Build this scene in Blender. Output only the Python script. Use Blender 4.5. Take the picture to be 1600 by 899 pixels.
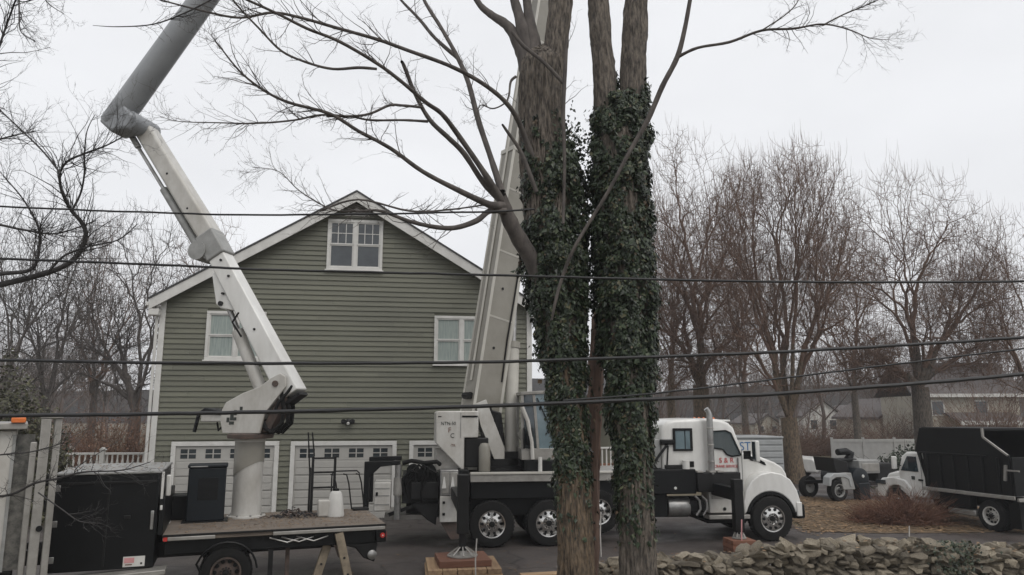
import bpy, math, random
import numpy as np
from mathutils import Vector, Matrix, noise as mnoise
R = math.radians
sc = bpy.context.scene
for o in list(bpy.data.objects):
    bpy.data.objects.remove(o)
# ------------------------------------------------------------------ camera
FPX, CAMH = 1155.0, 3.1
PITCH = math.atan(195.5 / FPX)
cd = bpy.data.cameras.new('camera'); cam = bpy.data.objects.new('camera', cd)
sc.collection.objects.link(cam); sc.camera = cam
cam.location = (0, 0, CAMH); cam.rotation_euler = (math.pi / 2 + PITCH, 0, 0)
cd.sensor_width = 36.0; cd.lens = 36.0 * FPX / 1600.0; cd.clip_start = 0.05; cd.clip_end = 2000
# ------------------------------------------------------------------ overcast sky
SUN_EL, SUN_AZ = 54, 140          # azimuth clockwise from +Y: behind the camera, to the right
w = bpy.data.worlds.new('World'); sc.world = w; w.use_nodes = True
nt = w.node_tree; bg = nt.nodes['Background']; bg.inputs['Strength'].default_value = 0.1
sky = nt.nodes.new('ShaderNodeTexSky'); sky.sky_type = 'NISHITA'; sky.sun_disc = False
sky.sun_elevation = R(SUN_EL); sky.sun_rotation = R(SUN_AZ); sky.dust_density = 4
tc = nt.nodes.new('ShaderNodeTexCoord')
mpn = nt.nodes.new('ShaderNodeMapping'); mpn.inputs['Scale'].default_value = (1.2, 1.2, 3.0)
nz = nt.nodes.new('ShaderNodeTexNoise'); nz.inputs['Scale'].default_value = 1.6; nz.inputs['Detail'].default_value = 4
rmp = nt.nodes.new('ShaderNodeValToRGB')
rmp.color_ramp.elements[0].position = 0.3; rmp.color_ramp.elements[0].color = (8.1, 8.2, 8.45, 1)
rmp.color_ramp.elements[1].position = 0.7; rmp.color_ramp.elements[1].color = (9.3, 9.4, 9.65, 1)
mxs = nt.nodes.new('ShaderNodeMix'); mxs.data_type = 'RGBA'; mxs.inputs[0].default_value = 0.96
L = nt.links.new
L(tc.outputs['Generated'], mpn.inputs[0]); L(mpn.outputs[0], nz.inputs[0]); L(nz.outputs[0], rmp.inputs[0])
L(sky.outputs[0], mxs.inputs[6]); L(rmp.outputs[0], mxs.inputs[7]); L(mxs.outputs[2], bg.inputs['Color'])
# ------------------------------------------------------------------ soft sun behind the cloud
sd = bpy.data.lights.new('sun', 'SUN'); sd.energy = 1.4; sd.angle = R(40); sd.color = (1, .97, .93)
sun = bpy.data.objects.new('sun', sd); sc.collection.objects.link(sun)
az, el = R(SUN_AZ), R(SUN_EL)
sdir = Vector((math.sin(az) * math.cos(el), math.cos(az) * math.cos(el), math.sin(el)))
sun.rotation_euler = sdir.to_track_quat('Z', 'Y').to_euler()
vs = sc.view_settings; vs.view_transform = 'Standard'; vs.look = 'None'; vs.exposure = 0.1; vs.gamma = 1.0
# ------------------------------------------------------------------ helpers
def ray(u, v):
    a = (u - 800) / FPX; b = (449.5 - v) / FPX
    return Vector((a, math.cos(PITCH) - b * math.sin(PITCH), math.sin(PITCH) + b * math.cos(PITCH)))
def at(u, v, Y):
    d = ray(u, v); return Vector((0, 0, CAMH)) + d * (Y / d.y)
def onz(u, v, z):
    d = ray(u, v); return Vector((0, 0, CAMH)) + d * ((z - CAMH) / d.z)
def ppm(Y):
    return 1170.0 / Y              # photograph pixels per metre at depth Y
class MB:
    def __init__(s): s.v = []; s.f = []; s.e = None
    def add(s, vs_, fs):
        n = len(s.v); s.v.extend([tuple(p) for p in vs_]); s.f.extend([tuple(i + n for i in q) for q in fs]); return s
    def bx(s, x0, x1, y0, y1, z0, z1):
        p = [(x0, y0, z0), (x1, y0, z0), (x1, y1, z0), (x0, y1, z0), (x0, y0, z1), (x1, y0, z1), (x1, y1, z1), (x0, y1, z1)]
        return s.add(p, [(3, 2, 1, 0), (4, 5, 6, 7), (0, 1, 5, 4), (1, 2, 6, 5), (2, 3, 7, 6), (3, 0, 4, 7)])
    def hexa(s, p):
        return s.add(p, [(3, 2, 1, 0), (4, 5, 6, 7), (0, 1, 5, 4), (1, 2, 6, 5), (2, 3, 7, 6), (3, 0, 4, 7)])
    def prism(s, pts, a, b, ax='y'):           # polygon in xz swept along y (or yz along x, or xy along z)
        n = len(pts)
        if ax == 'y': lo = [(p[0], a, p[1]) for p in pts]; hi = [(p[0], b, p[1]) for p in pts]
        elif ax == 'x': lo = [(a, p[0], p[1]) for p in pts]; hi = [(b, p[0], p[1]) for p in pts]
        else: lo = [(p[0], p[1], a) for p in pts]; hi = [(p[0], p[1], b) for p in pts]
        return s.add(lo + hi, [tuple(range(n)), tuple(range(2 * n - 1, n - 1, -1))] + [(i, i + n, (i + 1) % n + n, (i + 1) % n) for i in range(n)])
    def tube(s, pts, rad, n=8, caps=True):
        pts = [Vector(p) for p in pts]; m = len(pts)
        if not hasattr(rad, '__len__'): rad = [rad] * m
        t0 = (pts[1] - pts[0]).normalized(); up = Vector((0, 0, 1)) if abs(t0.z) < .9 else Vector((1, 0, 0))
        a = t0.cross(up).normalized(); vv = []
        for i, p in enumerate(pts):
            t = (pts[min(i + 1, m - 1)] - pts[max(i - 1, 0)]).normalized()
            a = (a - t * a.dot(t)).normalized(); b = t.cross(a)
            for k in range(n):
                q = 2 * math.pi * k / n; vv.append(p + (a * math.cos(q) + b * math.sin(q)) * rad[i])
        fs = [(i * n + k, i * n + (k + 1) % n, (i + 1) * n + (k + 1) % n, (i + 1) * n + k) for i in range(m - 1) for k in range(n)]
        if caps: fs += [tuple(range(n - 1, -1, -1)), tuple((m - 1) * n + k for k in range(n))]
        return s.add(vv, fs)
    def cyl(s, p0, p1, r0, r1=None, n=16): return s.tube([p0, p1], [r0, r0 if r1 is None else r1], n)
    def bar(s, p0, p1, wx, wy=None):            # square bar between two points
        p0 = Vector(p0); p1 = Vector(p1); wy = wy or wx; t = (p1 - p0).normalized()
        up = Vector((0, 1, 0)) if abs(t.y) < .9 else Vector((0, 0, 1))
        a = t.cross(up).normalized() * wx / 2; b = t.cross(a).normalized() * wy / 2
        return s.hexa([p0 - a - b, p0 + a - b, p0 + a + b, p0 - a + b, p1 - a - b, p1 + a - b, p1 + a + b, p1 - a + b])
    def lathe(s, prof, o=(0, 0, 0), ax='z', n=24, closed=False):   # prof: (radius, height)
        vv = []; m = len(prof)
        for r, h in prof:
            for k in range(n):
                q = 2 * math.pi * k / n; c, d = r * math.cos(q), r * math.sin(q)
                p = (c, d, h) if ax == 'z' else ((c, h, -d) if ax == 'y' else (h, c, d))
                vv.append((p[0] + o[0], p[1] + o[1], p[2] + o[2]))
        mm = m if closed else m - 1
        fs = [(i * n + k, i * n + (k + 1) % n, ((i + 1) % m) * n + (k + 1) % n, ((i + 1) % m) * n + k) for i in range(mm) for k in range(n)]
        if not closed: fs += [tuple(range(n - 1, -1, -1)), tuple((m - 1) * n + k for k in range(n))]
        return s.add(vv, fs)
    def xf(s, M): s.v = [tuple(M @ Vector(p)) for p in s.v]; return s
    def mesh(s, name, mat, smooth=35):
        me = bpy.data.meshes.new(name); me.from_pydata(s.v, [], s.f); me.update()
        if mat: me.materials.append(mat)
        if smooth:
            me.polygons.foreach_set('use_smooth', [True] * len(me.polygons)); me.set_sharp_from_angle(angle=R(smooth))
        return me
    def build(s, name, mat, parent=None, bevel=0, seg=2, smooth=35, kind=None):
        o = link(name, s.mesh(name, mat, smooth), parent)
        if bevel:
            m = o.modifiers.new('bevel', 'BEVEL'); m.width = bevel; m.segments = seg; m.limit_method = 'ANGLE'; m.angle_limit = R(40)
        if kind: o['kind'] = kind
        return o
def link(name, data, parent=None):
    o = bpy.data.objects.new(name, data); sc.collection.objects.link(o)
    if parent is not None: o.parent = parent
    return o
def tag(o, label, cat, group=None):
    o['label'] = label; o['category'] = cat
    if group: o['group'] = group
    return o
def thing(name, label, cat, loc=(0, 0, 0), rz=0, group=None):
    o = link(name, None); o.location = loc; o.rotation_euler = (0, 0, rz); return tag(o, label, cat, group)
def struct(o): o['kind'] = 'structure'; return o
def copy_tree(o, parent=None):
    c = o.copy(); sc.collection.objects.link(c); c.parent = parent
    for ch in o.children: copy_tree(ch, c)
    return c
def mesh_np(name, v, f, mat, smooth=True):
    """v (N,3), f (M,k) arrays -> mesh"""
    me = bpy.data.meshes.new(name); v = np.asarray(v, 'f4'); f = np.asarray(f, 'i4'); k = f.shape[1]
    me.vertices.add(len(v)); me.vertices.foreach_set('co', v.ravel())
    me.loops.add(f.size); me.loops.foreach_set('vertex_index', f.ravel())
    me.polygons.add(len(f)); me.polygons.foreach_set('loop_start', np.arange(0, f.size, k, dtype='i4'))
    me.polygons.foreach_set('use_smooth', np.full(len(f), smooth)); me.update(calc_edges=True)
    if mat: me.materials.append(mat)
    return me
def text_mesh(name, body, size, mat, parent, loc, rot, squeeze=1.0, ext=.003):
    c = bpy.data.curves.new(name, 'FONT'); c.body = body; c.size = size; c.extrude = ext; c.align_x = 'CENTER'; c.align_y = 'CENTER'
    t = bpy.data.objects.new('tmp', c); sc.collection.objects.link(t)
    dg = bpy.context.evaluated_depsgraph_get(); me = bpy.data.meshes.new_from_object(t.evaluated_get(dg))
    bpy.data.objects.remove(t); me.materials.clear(); me.materials.append(mat)
    o = link(name, me, parent); o.location = loc; o.rotation_euler = rot; o.scale = (squeeze, 1, 1); return o
# ------------------------------------------------------------------ materials
def mat(name, col, rough=.6, metal=0, var=.12, scale=6, col2=None, bump=0, bscale=40, stretch=(1, 1, 1), spec=.5, island=0, detail=5, coat=0, ramp=(.32, .68), bdist=.02):
    m = bpy.data.materials.new(name); m.use_nodes = True; t = m.node_tree; b = t.nodes['Principled BSDF']
    b.inputs['Roughness'].default_value = rough; b.inputs['Metallic'].default_value = metal
    b.inputs['Specular IOR Level'].default_value = spec
    if coat: b.inputs['Coat Weight'].default_value = coat
    c2 = col2 or tuple(max(0, x * (1 - var * 2)) for x in col); c1 = col if col2 else tuple(min(1, x * (1 + var)) for x in col)
    tcn = t.nodes.new('ShaderNodeTexCoord'); mp = t.nodes.new('ShaderNodeMapping'); mp.inputs['Scale'].default_value = stretch
    n = t.nodes.new('ShaderNodeTexNoise'); n.inputs['Scale'].default_value = scale; n.inputs['Detail'].default_value = detail; n.inputs['Roughness'].default_value = .65
    r = t.nodes.new('ShaderNodeValToRGB'); r.color_ramp.elements[0].position, r.color_ramp.elements[1].position = ramp
    r.color_ramp.elements[0].color = (*c2, 1); r.color_ramp.elements[1].color = (*c1, 1)
    l = t.links.new; l(tcn.outputs['Object'], mp.inputs[0]); l(mp.outputs[0], n.inputs[0]); l(n.outputs[0], r.inputs[0]); out = r.outputs[0]
    if island:
        g = t.nodes.new('ShaderNodeNewGeometry'); ml = t.nodes.new('ShaderNodeMapRange')
        ml.inputs[3].default_value = 1 - island; ml.inputs[4].default_value = 1 + island
        mx = t.nodes.new('ShaderNodeMix'); mx.data_type = 'RGBA'; mx.blend_type = 'MULTIPLY'; mx.inputs[0].default_value = 1
        l(g.outputs['Random Per Island'], ml.inputs[0]); l(out, mx.inputs[6]); l(ml.outputs[0], mx.inputs[7]); out = mx.outputs[2]
    l(out, b.inputs['Base Color'])
    if bump:
        n2 = t.nodes.new('ShaderNodeTexNoise'); n2.inputs['Scale'].default_value = bscale; n2.inputs['Detail'].default_value = 6
        bm = t.nodes.new('ShaderNodeBump'); bm.inputs['Strength'].default_value = bump; bm.inputs['Distance'].default_value = bdist
        l(mp.outputs[0], n2.inputs[0]); l(n2.outputs[0], bm.inputs['Height']); l(bm.outputs[0], b.inputs['Normal'])
    return m
def obj_random(m, amt):        # vary a material a little from object to object
    t = m.node_tree; b = t.nodes['Principled BSDF']; src = b.inputs['Base Color'].links[0].from_socket
    oi = t.nodes.new('ShaderNodeObjectInfo'); ml = t.nodes.new('ShaderNodeMapRange'); ml.inputs[3].default_value = 1 - amt; ml.inputs[4].default_value = 1 + amt
    mx = t.nodes.new('ShaderNodeMix'); mx.data_type = 'RGBA'; mx.blend_type = 'MULTIPLY'; mx.inputs[0].default_value = 1
    t.links.new(oi.outputs['Random'], ml.inputs[0]); t.links.new(src, mx.inputs[6]); t.links.new(ml.outputs[0], mx.inputs[7]); t.links.new(mx.outputs[2], b.inputs['Base Color'])
    return m
def wet(m, lo, hi):            # patchy sheen driven by a broad noise
    t = m.node_tree; b = t.nodes['Principled BSDF']; n = t.nodes.new('ShaderNodeTexNoise'); n.inputs['Scale'].default_value = .55; n.inputs['Detail'].default_value = 7
    tcn = t.nodes.new('ShaderNodeTexCoord'); mr = t.nodes.new('ShaderNodeMapRange'); mr.inputs[1].default_value = .4; mr.inputs[2].default_value = .62; mr.inputs[3].default_value = lo; mr.inputs[4].default_value = hi
    t.links.new(tcn.outputs['Object'], n.inputs[0]); t.links.new(n.outputs[0], mr.inputs[0]); t.links.new(mr.outputs[0], b.inputs['Roughness']); return m
M = {}
M['asphalt'] = mat('asphalt', (.066, .054, .048), .75, scale=.5, col2=(.036, .031, .029), bump=.5, bscale=60, detail=9)
wet(M['asphalt'], .38, .85)
def cracks(m):                  # hairline cracks and patched seams in the paving
    t = m.node_tree; b = t.nodes['Principled BSDF']; src = b.inputs['Base Color'].links[0].from_socket; tcn = t.nodes.new('ShaderNodeTexCoord')
    n = t.nodes.new('ShaderNodeTexNoise'); n.inputs['Scale'].default_value = 1.4; mv = t.nodes.new('ShaderNodeVectorMath'); mv.operation = 'ADD'
    v = t.nodes.new('ShaderNodeTexVoronoi'); v.feature = 'DISTANCE_TO_EDGE'; v.inputs['Scale'].default_value = .42
    mr = t.nodes.new('ShaderNodeMapRange'); mr.inputs[1].default_value = .004; mr.inputs[2].default_value = .02; mr.inputs[3].default_value = .4; mr.inputs[4].default_value = 1
    g2 = t.nodes.new('ShaderNodeTexNoise'); g2.inputs['Scale'].default_value = 90; g2.inputs['Detail'].default_value = 2; m2 = t.nodes.new('ShaderNodeMapRange'); m2.inputs[1].default_value = .35; m2.inputs[2].default_value = .75; m2.inputs[3].default_value = .7; m2.inputs[4].default_value = 1.7
    mu = t.nodes.new('ShaderNodeMath'); mu.operation = 'MULTIPLY'; mx = t.nodes.new('ShaderNodeMix'); mx.data_type = 'RGBA'; mx.blend_type = 'MULTIPLY'; mx.inputs[0].default_value = 1; l = t.links.new
    l(tcn.outputs['Object'], n.inputs[0]); l(tcn.outputs['Object'], mv.inputs[0]); l(n.outputs['Color'], mv.inputs[1]); l(mv.outputs[0], v.inputs['Vector']); l(v.outputs['Distance'], mr.inputs[0]); l(tcn.outputs['Object'], g2.inputs[0]); l(g2.outputs[0], m2.inputs[0])
    l(mr.outputs[0], mu.inputs[0]); l(m2.outputs[0], mu.inputs[1]); l(src, mx.inputs[6]); l(mu.outputs[0], mx.inputs[7]); l(mx.outputs[2], b.inputs['Base Color'])
cracks(M['asphalt'])
M['ground'] = mat('ground', (.11, .085, .05), .95, scale=.8, col2=(.06, .055, .03), bump=.6, bscale=14, detail=10)
M['leaves'] = mat('leaves', (.15, .1, .055), .9, scale=3, col2=(.075, .053, .03), bump=.8, bscale=30, detail=10)
M['leaf_bits'] = mat('leaf_bits', (.25, .16, .085), .8, scale=2, col2=(.12, .078, .042), island=.45)
M['siding'] = obj_random(mat('siding', (.136, .136, .098), .55, scale=1.2, col2=(.107, .108, .08), stretch=(.25, 1, 1), bump=.15, bscale=30), .1)
M['trim'] = mat('trim', (.62, .61, .58), .5, scale=2.5, col2=(.5, .49, .46))
M['garage'] = mat('garage', (.4, .388, .36), .5, scale=1.5, col2=(.34, .33, .305))
M['shingle'] = mat('shingle', (.07, .07, .072), .9, var=.3, scale=18, bump=.6)
M['glass'] = mat('glass', (.045, .055, .06), .06, scale=1.5, col2=(.02, .025, .03), spec=.8)
M['curtain'] = mat('curtain', (.34, .38, .35), .8, scale=3, col2=(.2, .24, .23), stretch=(8, 1, .6))
M['white'] = mat('white_paint', (.7, .695, .67), .32, scale=2.2, col2=(.54, .53, .5), coat=.3, stretch=(1, 1, .35), detail=9)
M['oldwhite'] = mat('worn_white_paint', (.54, .53, .5), .42, scale=2.6, col2=(.36, .34, .305), stretch=(1, 1, .5), detail=9)
M['cream'] = mat('cream_paint', (.245, .232, .2), .45, scale=1.4, col2=(.19, .178, .15))
M['creamlight'] = mat('cream_edge_paint', (.44, .425, .38), .45, scale=1.2, col2=(.35, .335, .3))
M['greytube'] = mat('grey_fibreglass', (.27, .28, .29), .4, scale=1.2, col2=(.21, .22, .23))
M['black'] = mat('black_paint', (.0055, .006, .0065), .45, scale=2, col2=(.003, .0033, .0036), bump=.05, spec=.25)
M['blackmetal'] = mat('black_metal', (.011, .0105, .0105), .5, scale=5, col2=(.005, .005, .005), spec=.3)
M['darkgreen'] = mat('dark_plastic', (.006, .009, .012), .45, scale=4, spec=.3)
M['rubber'] = mat('rubber', (.013, .0125, .012), .85, scale=8, col2=(.007, .007, .007), bump=.2, spec=.25)
M['rim'] = mat('wheel_alloy', (.72, .71, .69), .2, metal=1, scale=6, col2=(.5, .49, .47))
M['steel'] = mat('steel', (.4, .4, .39), .4, metal=.8, scale=5, col2=(.22, .21, .2))
M['alu'] = mat('aluminium', (.36, .345, .32), .45, metal=.4, scale=4, col2=(.24, .23, .21))
M['greypaint'] = mat('grey_paint', (.3, .3, .29), .5, scale=4, col2=(.2, .2, .19))
M['rust'] = mat('rusty_steel', (.11, .075, .06), .8, scale=8, col2=(.05, .042, .038))
M['deckwood'] = mat('deck_wood', (.2, .165, .13), .85, scale=3, col2=(.11, .09, .075), stretch=(.4, 3, 3), bump=.4, bscale=20)
M['timber'] = obj_random(mat('timber', (.36, .25, .14), .8, scale=4, col2=(.2, .12, .07), stretch=(.3, 3, 3), bump=.3), .18)
M['redtimber'] = obj_random(mat('red_timber', (.19, .085, .052), .8, scale=4, col2=(.14, .06, .035), stretch=(.3, 3, 3), bump=.3), .18)
M['cedar'] = obj_random(mat('cedar', (.24, .105, .055), .8, scale=4, col2=(.15, .065, .035), stretch=(3, 3, .4)), .15)
M['tan'] = mat('tan_paint', (.3, .25, .18), .7, scale=6, col2=(.14, .11, .08))
M['bark'] = mat('bark', (.16, .135, .11), .95, scale=20, col2=(.036, .031, .027), stretch=(1.2, 1.2, .3), bump=1.0, bscale=24, detail=6, ramp=(.36, .62), bdist=.04)
M['bark_brown'] = mat('bark_brown', (.175, .128, .085), .95, scale=20, col2=(.038, .031, .024), stretch=(1.2, 1.2, .3), bump=1.0, bscale=24, detail=6, ramp=(.36, .62), bdist=.04)
M['bark_red'] = mat('bark_red', (.15, .095, .07), .9, scale=8, col2=(.06, .036, .028), stretch=(1.5, 1.5, .15), bump=.8, bscale=14)
M['branch'] = mat('branch_bark', (.11, .095, .085), .9, scale=9, col2=(.05, .043, .04), stretch=(1, 1, .4), bump=.3)
M['branch_dark'] = mat('dark_branch_bark', (.05, .046, .045), .9, scale=9, col2=(.028, .026, .026))
M['palebark'] = mat('pale_branch_bark', (.2, .185, .165), .9, scale=9, col2=(.12, .11, .1))
M['twig_brown'] = mat('twig_brown', (.175, .108, .077), .9, scale=2, col2=(.1, .063, .046))
M['far_twig'] = mat('far_twig', (.16, .13, .115), .95, scale=.3, col2=(.1, .08, .07))
M['ivy'] = mat('ivy', (.026, .038, .02), .5, scale=5, col2=(.012, .018, .010), island=.7, spec=.3)
def island_ramp(m, stops):       # one tone per leaf
    t = m.node_tree; b = t.nodes['Principled BSDF']; g = t.nodes.new('ShaderNodeNewGeometry'); r = t.nodes.new('ShaderNodeValToRGB'); cr = r.color_ramp
    while len(cr.elements) < len(stops): cr.elements.new(.5)
    for e, (p, c) in zip(cr.elements, stops): e.position = p; e.color = (*c, 1)
    t.links.new(g.outputs['Random Per Island'], r.inputs[0]); t.links.new(r.outputs[0], b.inputs['Base Color'])
island_ramp(M['ivy'], [(0, (.008, .012, .007)), (.45, (.022, .034, .017)), (.85, (.04, .056, .028)), (.93, (.085, .095, .05)), (1, (.075, .05, .03))])
M['ivy'].node_tree.nodes['Principled BSDF'].inputs['Roughness'].default_value = .38
M['vine'] = mat('vine_stems', (.2, .17, .14), .9, scale=9, col2=(.05, .04, .032))
M['evergreen'] = mat('evergreen', (.075, .072, .033), .6, scale=3, col2=(.035, .035, .017), island=.5)
M['rhodo'] = mat('green_shrub', (.04, .055, .028), .5, scale=3, col2=(.02, .028, .016), island=.5)
M['brush'] = mat('brown_brush', (.2, .11, .07), .9, scale=2, col2=(.11, .06, .04), island=.35)
M['redbrush'] = mat('red_brush', (.19, .095, .06), .9, scale=2, col2=(.1, .05, .035), island=.35)
M['stone'] = obj_random(mat('stone', (.33, .285, .215), .95, scale=7, col2=(.135, .115, .088), bump=1.0, bscale=26, detail=10), .5)
M['cable'] = mat('cable', (.014, .014, .015), .6, scale=5)
M['orange'] = mat('orange_lens', (.65, .16, .03), .35, scale=3)
M['redlens'] = mat('red_lens', (.5, .03, .025), .3, scale=3)
M['redink'] = mat('red_ink', (.5, .05, .05), .5, scale=3)
M['blueink'] = mat('blue_ink', (.03, .13, .32), .5, scale=3)
M['ink'] = mat('dark_ink', (.03, .035, .03), .6, scale=3)
M['brownink'] = mat('brown_ink', (.16, .07, .045), .6, scale=3)
M['cabglass'] = mat('tinted_cab_glass', (.17, .235, .26), .08, scale=1.2, col2=(.09, .13, .15), spec=.8)
M['truckglass'] = mat('truck_glass', (.03, .05, .06), .05, scale=1.5, col2=(.015, .022, .028), spec=.9)
M['clearglass'] = mat('clear_tinted_glass', (.03, .06, .075), .04, scale=1.5, spec=.6)
M['clearglass'].node_tree.nodes['Principled BSDF'].inputs['Alpha'].default_value = .42
M['yellow'] = mat('yellow_paint', (.5, .4, .04), .5, scale=4)
M['teal'] = mat('teal_plastic', (.06, .2, .27), .5, scale=4)
M['pod'] = mat('container_grey', (.34, .35, .35), .5, scale=2, col2=(.27, .28, .28))
M['beige'] = mat('beige_siding', (.42, .39, .32), .7, scale=1.5, col2=(.34, .31, .26))
M['farwhite'] = mat('far_white_siding', (.6, .59, .56), .7, scale=1, col2=(.5, .49, .46))
M['farroof'] = mat('far_roof', (.12, .105, .1), .9, scale=4, col2=(.08, .07, .068))
M['hill'] = mat('far_hillside', (.12, .1, .088), 1, scale=.09, col2=(.075, .062, .055), detail=10)
M['mottle'] = mat('mottled_reflection', (.2, .19, .17), .5, scale=9, col2=(.035, .036, .032), detail=8)  # dark reflection on the box truck panel, painted as mottled colour
M['pink'] = mat('pink_tape', (.62, .3, .3), .7, scale=3)
M['palestake'] = mat('pale_stake', (.45, .43, .4), .8, scale=8)
# ================================================================== GROUND
g = MB(); g.add([(-600, -120, -.02), (600, -120, -.02), (600, 900, -.02), (-600, 900, -.02)], [(0, 1, 2, 3)])
struct(g.build('ground', M['ground']))
def sheet(name, pts, z, m):
    b = MB(); b.add([(p[0], p[1], z) for p in pts], [tuple(range(len(pts)))]); return struct(b.build(name, m, smooth=0))
sheet('driveway', [(-24, 13.6), (-6, 13.5), (4, 13.55), (30, 13.9), (30, 19.6), (14, 20.3), (11.3, 20.1), (9.5, 20.0), (7.9, 20.4), (7.9, 22.5), (5.5, 24.2), (.9, 23.6), (-10.6, 21.8), (-24, 19.8)], 0.0, M['asphalt'])
sheet('road', [(9.6, 29), (16, 25.2), (34, 20.6), (60, 15), (64, 24), (36, 29), (22, 36), (19, 50), (20, 80), (15, 80), (13, 52), (10.5, 36)], -.004, M['asphalt'])
sheet('leaf_strip', [(7.9, 20.4), (9.5, 20.0), (11.3, 20.1), (14, 20.3), (16, 25.2), (9.6, 29), (8.6, 25)], .012, M['leaves'])
rnd = random.Random(5)
def litter(name, spots, m, size):
    v, f = [], []
    for (x, y, z) in spots:
        a = rnd.uniform(0, 6.28); s = size * rnd.uniform(.5, 1.4); t = [rnd.uniform(-.4, .4) * s for _ in range(4)]
        n = len(v); ca, sa = math.cos(a), math.sin(a)
        for (dx, dy), dz in zip(((-1, 0), (0, -.6), (1, 0), (0, .6)), t): v.append((x + s * (dx * ca - dy * sa), y + s * (dx * sa + dy * ca), z + abs(dz)))
        f += [(n, n + 1, n + 2), (n, n + 2, n + 3)]
    o = link(name, mesh_np(name, v, f, m, False)); o['kind'] = 'stuff'; return o
sp = []
while len(sp) < 9000:
    x, y = rnd.uniform(7.6, 16), rnd.uniform(19.6, 28.5)
    if y > 20.1 + .05 * (x - 8) - (.5 if rnd.random() < .1 else 0) and y < 29 - (x - 9.6) * .6 + .3: sp.append((x, y, .018))
o = litter('leaf_litter', sp, M['leaf_bits'], .05); tag(o, 'tan fallen leaves covering the strip beside the driveway', 'leaf litter')
sp = [(rnd.uniform(-4, 9), abs(rnd.gauss(0, .7)) + 13.5, .012) for _ in range(900)] + [(rnd.uniform(-3, 8), rnd.uniform(14, 22), .006) for _ in range(250)]
o = litter('fallen_leaves', sp, M['leaf_bits'], .035); tag(o, 'sparse brown leaves scattered along the asphalt driveway', 'leaf litter')
# far hillside behind everything
hv, hf = [], []
for i in range(121):
    x = -420 + i * 7; h = 9 + 3.5 * mnoise.noise((x * .02, 1.3, 0)) + 1.6 * mnoise.noise((x * .11, 4.1, 0)) + (3 if x > 60 else 0)
    hv += [(x, 235, -2), (x, 215, h)]
    hv += [(x, 330, h * 1.1)]
    if i: n = 3 * i; hf += [(n - 3, n, n + 1, n - 2), (n - 2, n + 1, n + 2, n - 1)]
b = MB(); b.add(hv, hf); struct(b.build('hillside', M['hill']))
# ================================================================== GARAGE HOUSE
HY = R(9)
house = thing('garage_house', 'large olive green clapboard house with white trim and three garage doors', 'house', (-4.895, 22.58, 0), HY)
HW, PK, EV = 5.53, 9.72, 6.38               # half width, wall peak, wall eave
slope = (PK - EV) / HW
core = MB(); core.prism([(-HW, 0), (HW, 0), (HW, EV), (0, PK), (-HW, EV)], .05, 10.5)
wall = core.build('wall', M['siding'], house, smooth=0)
opens = [(-4.99, -1.99, -.1, 2.27), (-1.66, 1.43, -.1, 2.26), (1.81, 4.86, -.1, 2.26), (-.86, .84, 7.47, 9.07), (-4.26, -2.56, 4.64, 6.1), (2.5, 4.2, 4.57, 6.09)]
cz = 0.0; STEP = .155
while cz < PK - .05:
    z0, z1 = cz, min(cz + STEP, PK); hw0 = HW if z1 <= EV else max(.0, (PK - z1) / slope); hw1 = HW if z0 <= EV else (PK - z0) / slope
    segs = [(-HW, HW)]
    for (a, b_, c, d) in opens:
        if c < z1 - .02 and d > z0 + .02:
            ns = []
            for (p, q) in segs:
                if b_ <= p or a >= q: ns.append((p, q))
                else:
                    if a > p: ns.append((p, a))
                    if b_ < q: ns.append((b_, q))
            segs = ns
    cut = []
    for (p, q) in segs:                                   # boards butt together at staggered joints
        x = -HW + ((int(cz / STEP) * 1.37) % 3.66); last = p
        while x < q:
            if x > p + .25 and x < q - .25: cut.append((last, x - .002)); last = x + .002
            x += 3.66
        cut.append((last, q))
    for (p, q) in cut:
        def cl(x, h): return max(-h, min(h, x))
        pb, qb, pt, qt = cl(p, hw1), cl(q, hw1), cl(p, hw0), cl(q, hw0)
        if qb - pb < .02: continue
        m = MB(); m.hexa([(pb, -.006, z0), (qb, -.006, z0), (qb, .048, z0), (pb, .048, z0), (pt, .026, z1), (qt, .026, z1), (qt, .048, z1), (pt, .048, z1)])
        m.build('siding_board', M['siding'], wall, smooth=0)
    cz += STEP
# corner boards, rake boards, roof
for x0, x1 in ((-HW - .06, -HW + .1), (HW - .1, HW + .06)):
    MB().bx(x0, x1, -.035, .2, 0, EV + .02).build('corner_board', M['trim'], house, .006)
rf = MB()
for s in (-1, 1):
    ex = s * (HW + .32); ez = PK - slope * (HW + .32)
    nx, nz_ = s * slope / math.hypot(1, slope), 1 / math.hypot(1, slope)
    T = .05
    rf.hexa([(0, -.34, PK + .19), (ex, -.34, ez + .19), (ex, 10.7, ez + .19), (0, 10.7, PK + .19),
             (0, -.34, PK + .19 + T), (ex + nx * T, -.34, ez + .19 + nz_ * T), (ex + nx * T, 10.7, ez + .19 + nz_ * T), (0, 10.7, PK + .19 + T)] if s > 0 else
            [(ex, -.34, ez + .19), (0, -.34, PK + .19), (0, 10.7, PK + .19), (ex, 10.7, ez + .19),
             (ex + nx * T, -.34, ez + .19 + nz_ * T), (0, -.34, PK + .19 + T), (0, 10.7, PK + .19 + T), (ex + nx * T, 10.7, ez + .19 + nz_ * T)])
roof = rf.build('roof', M['shingle'], house, smooth=0)
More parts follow.
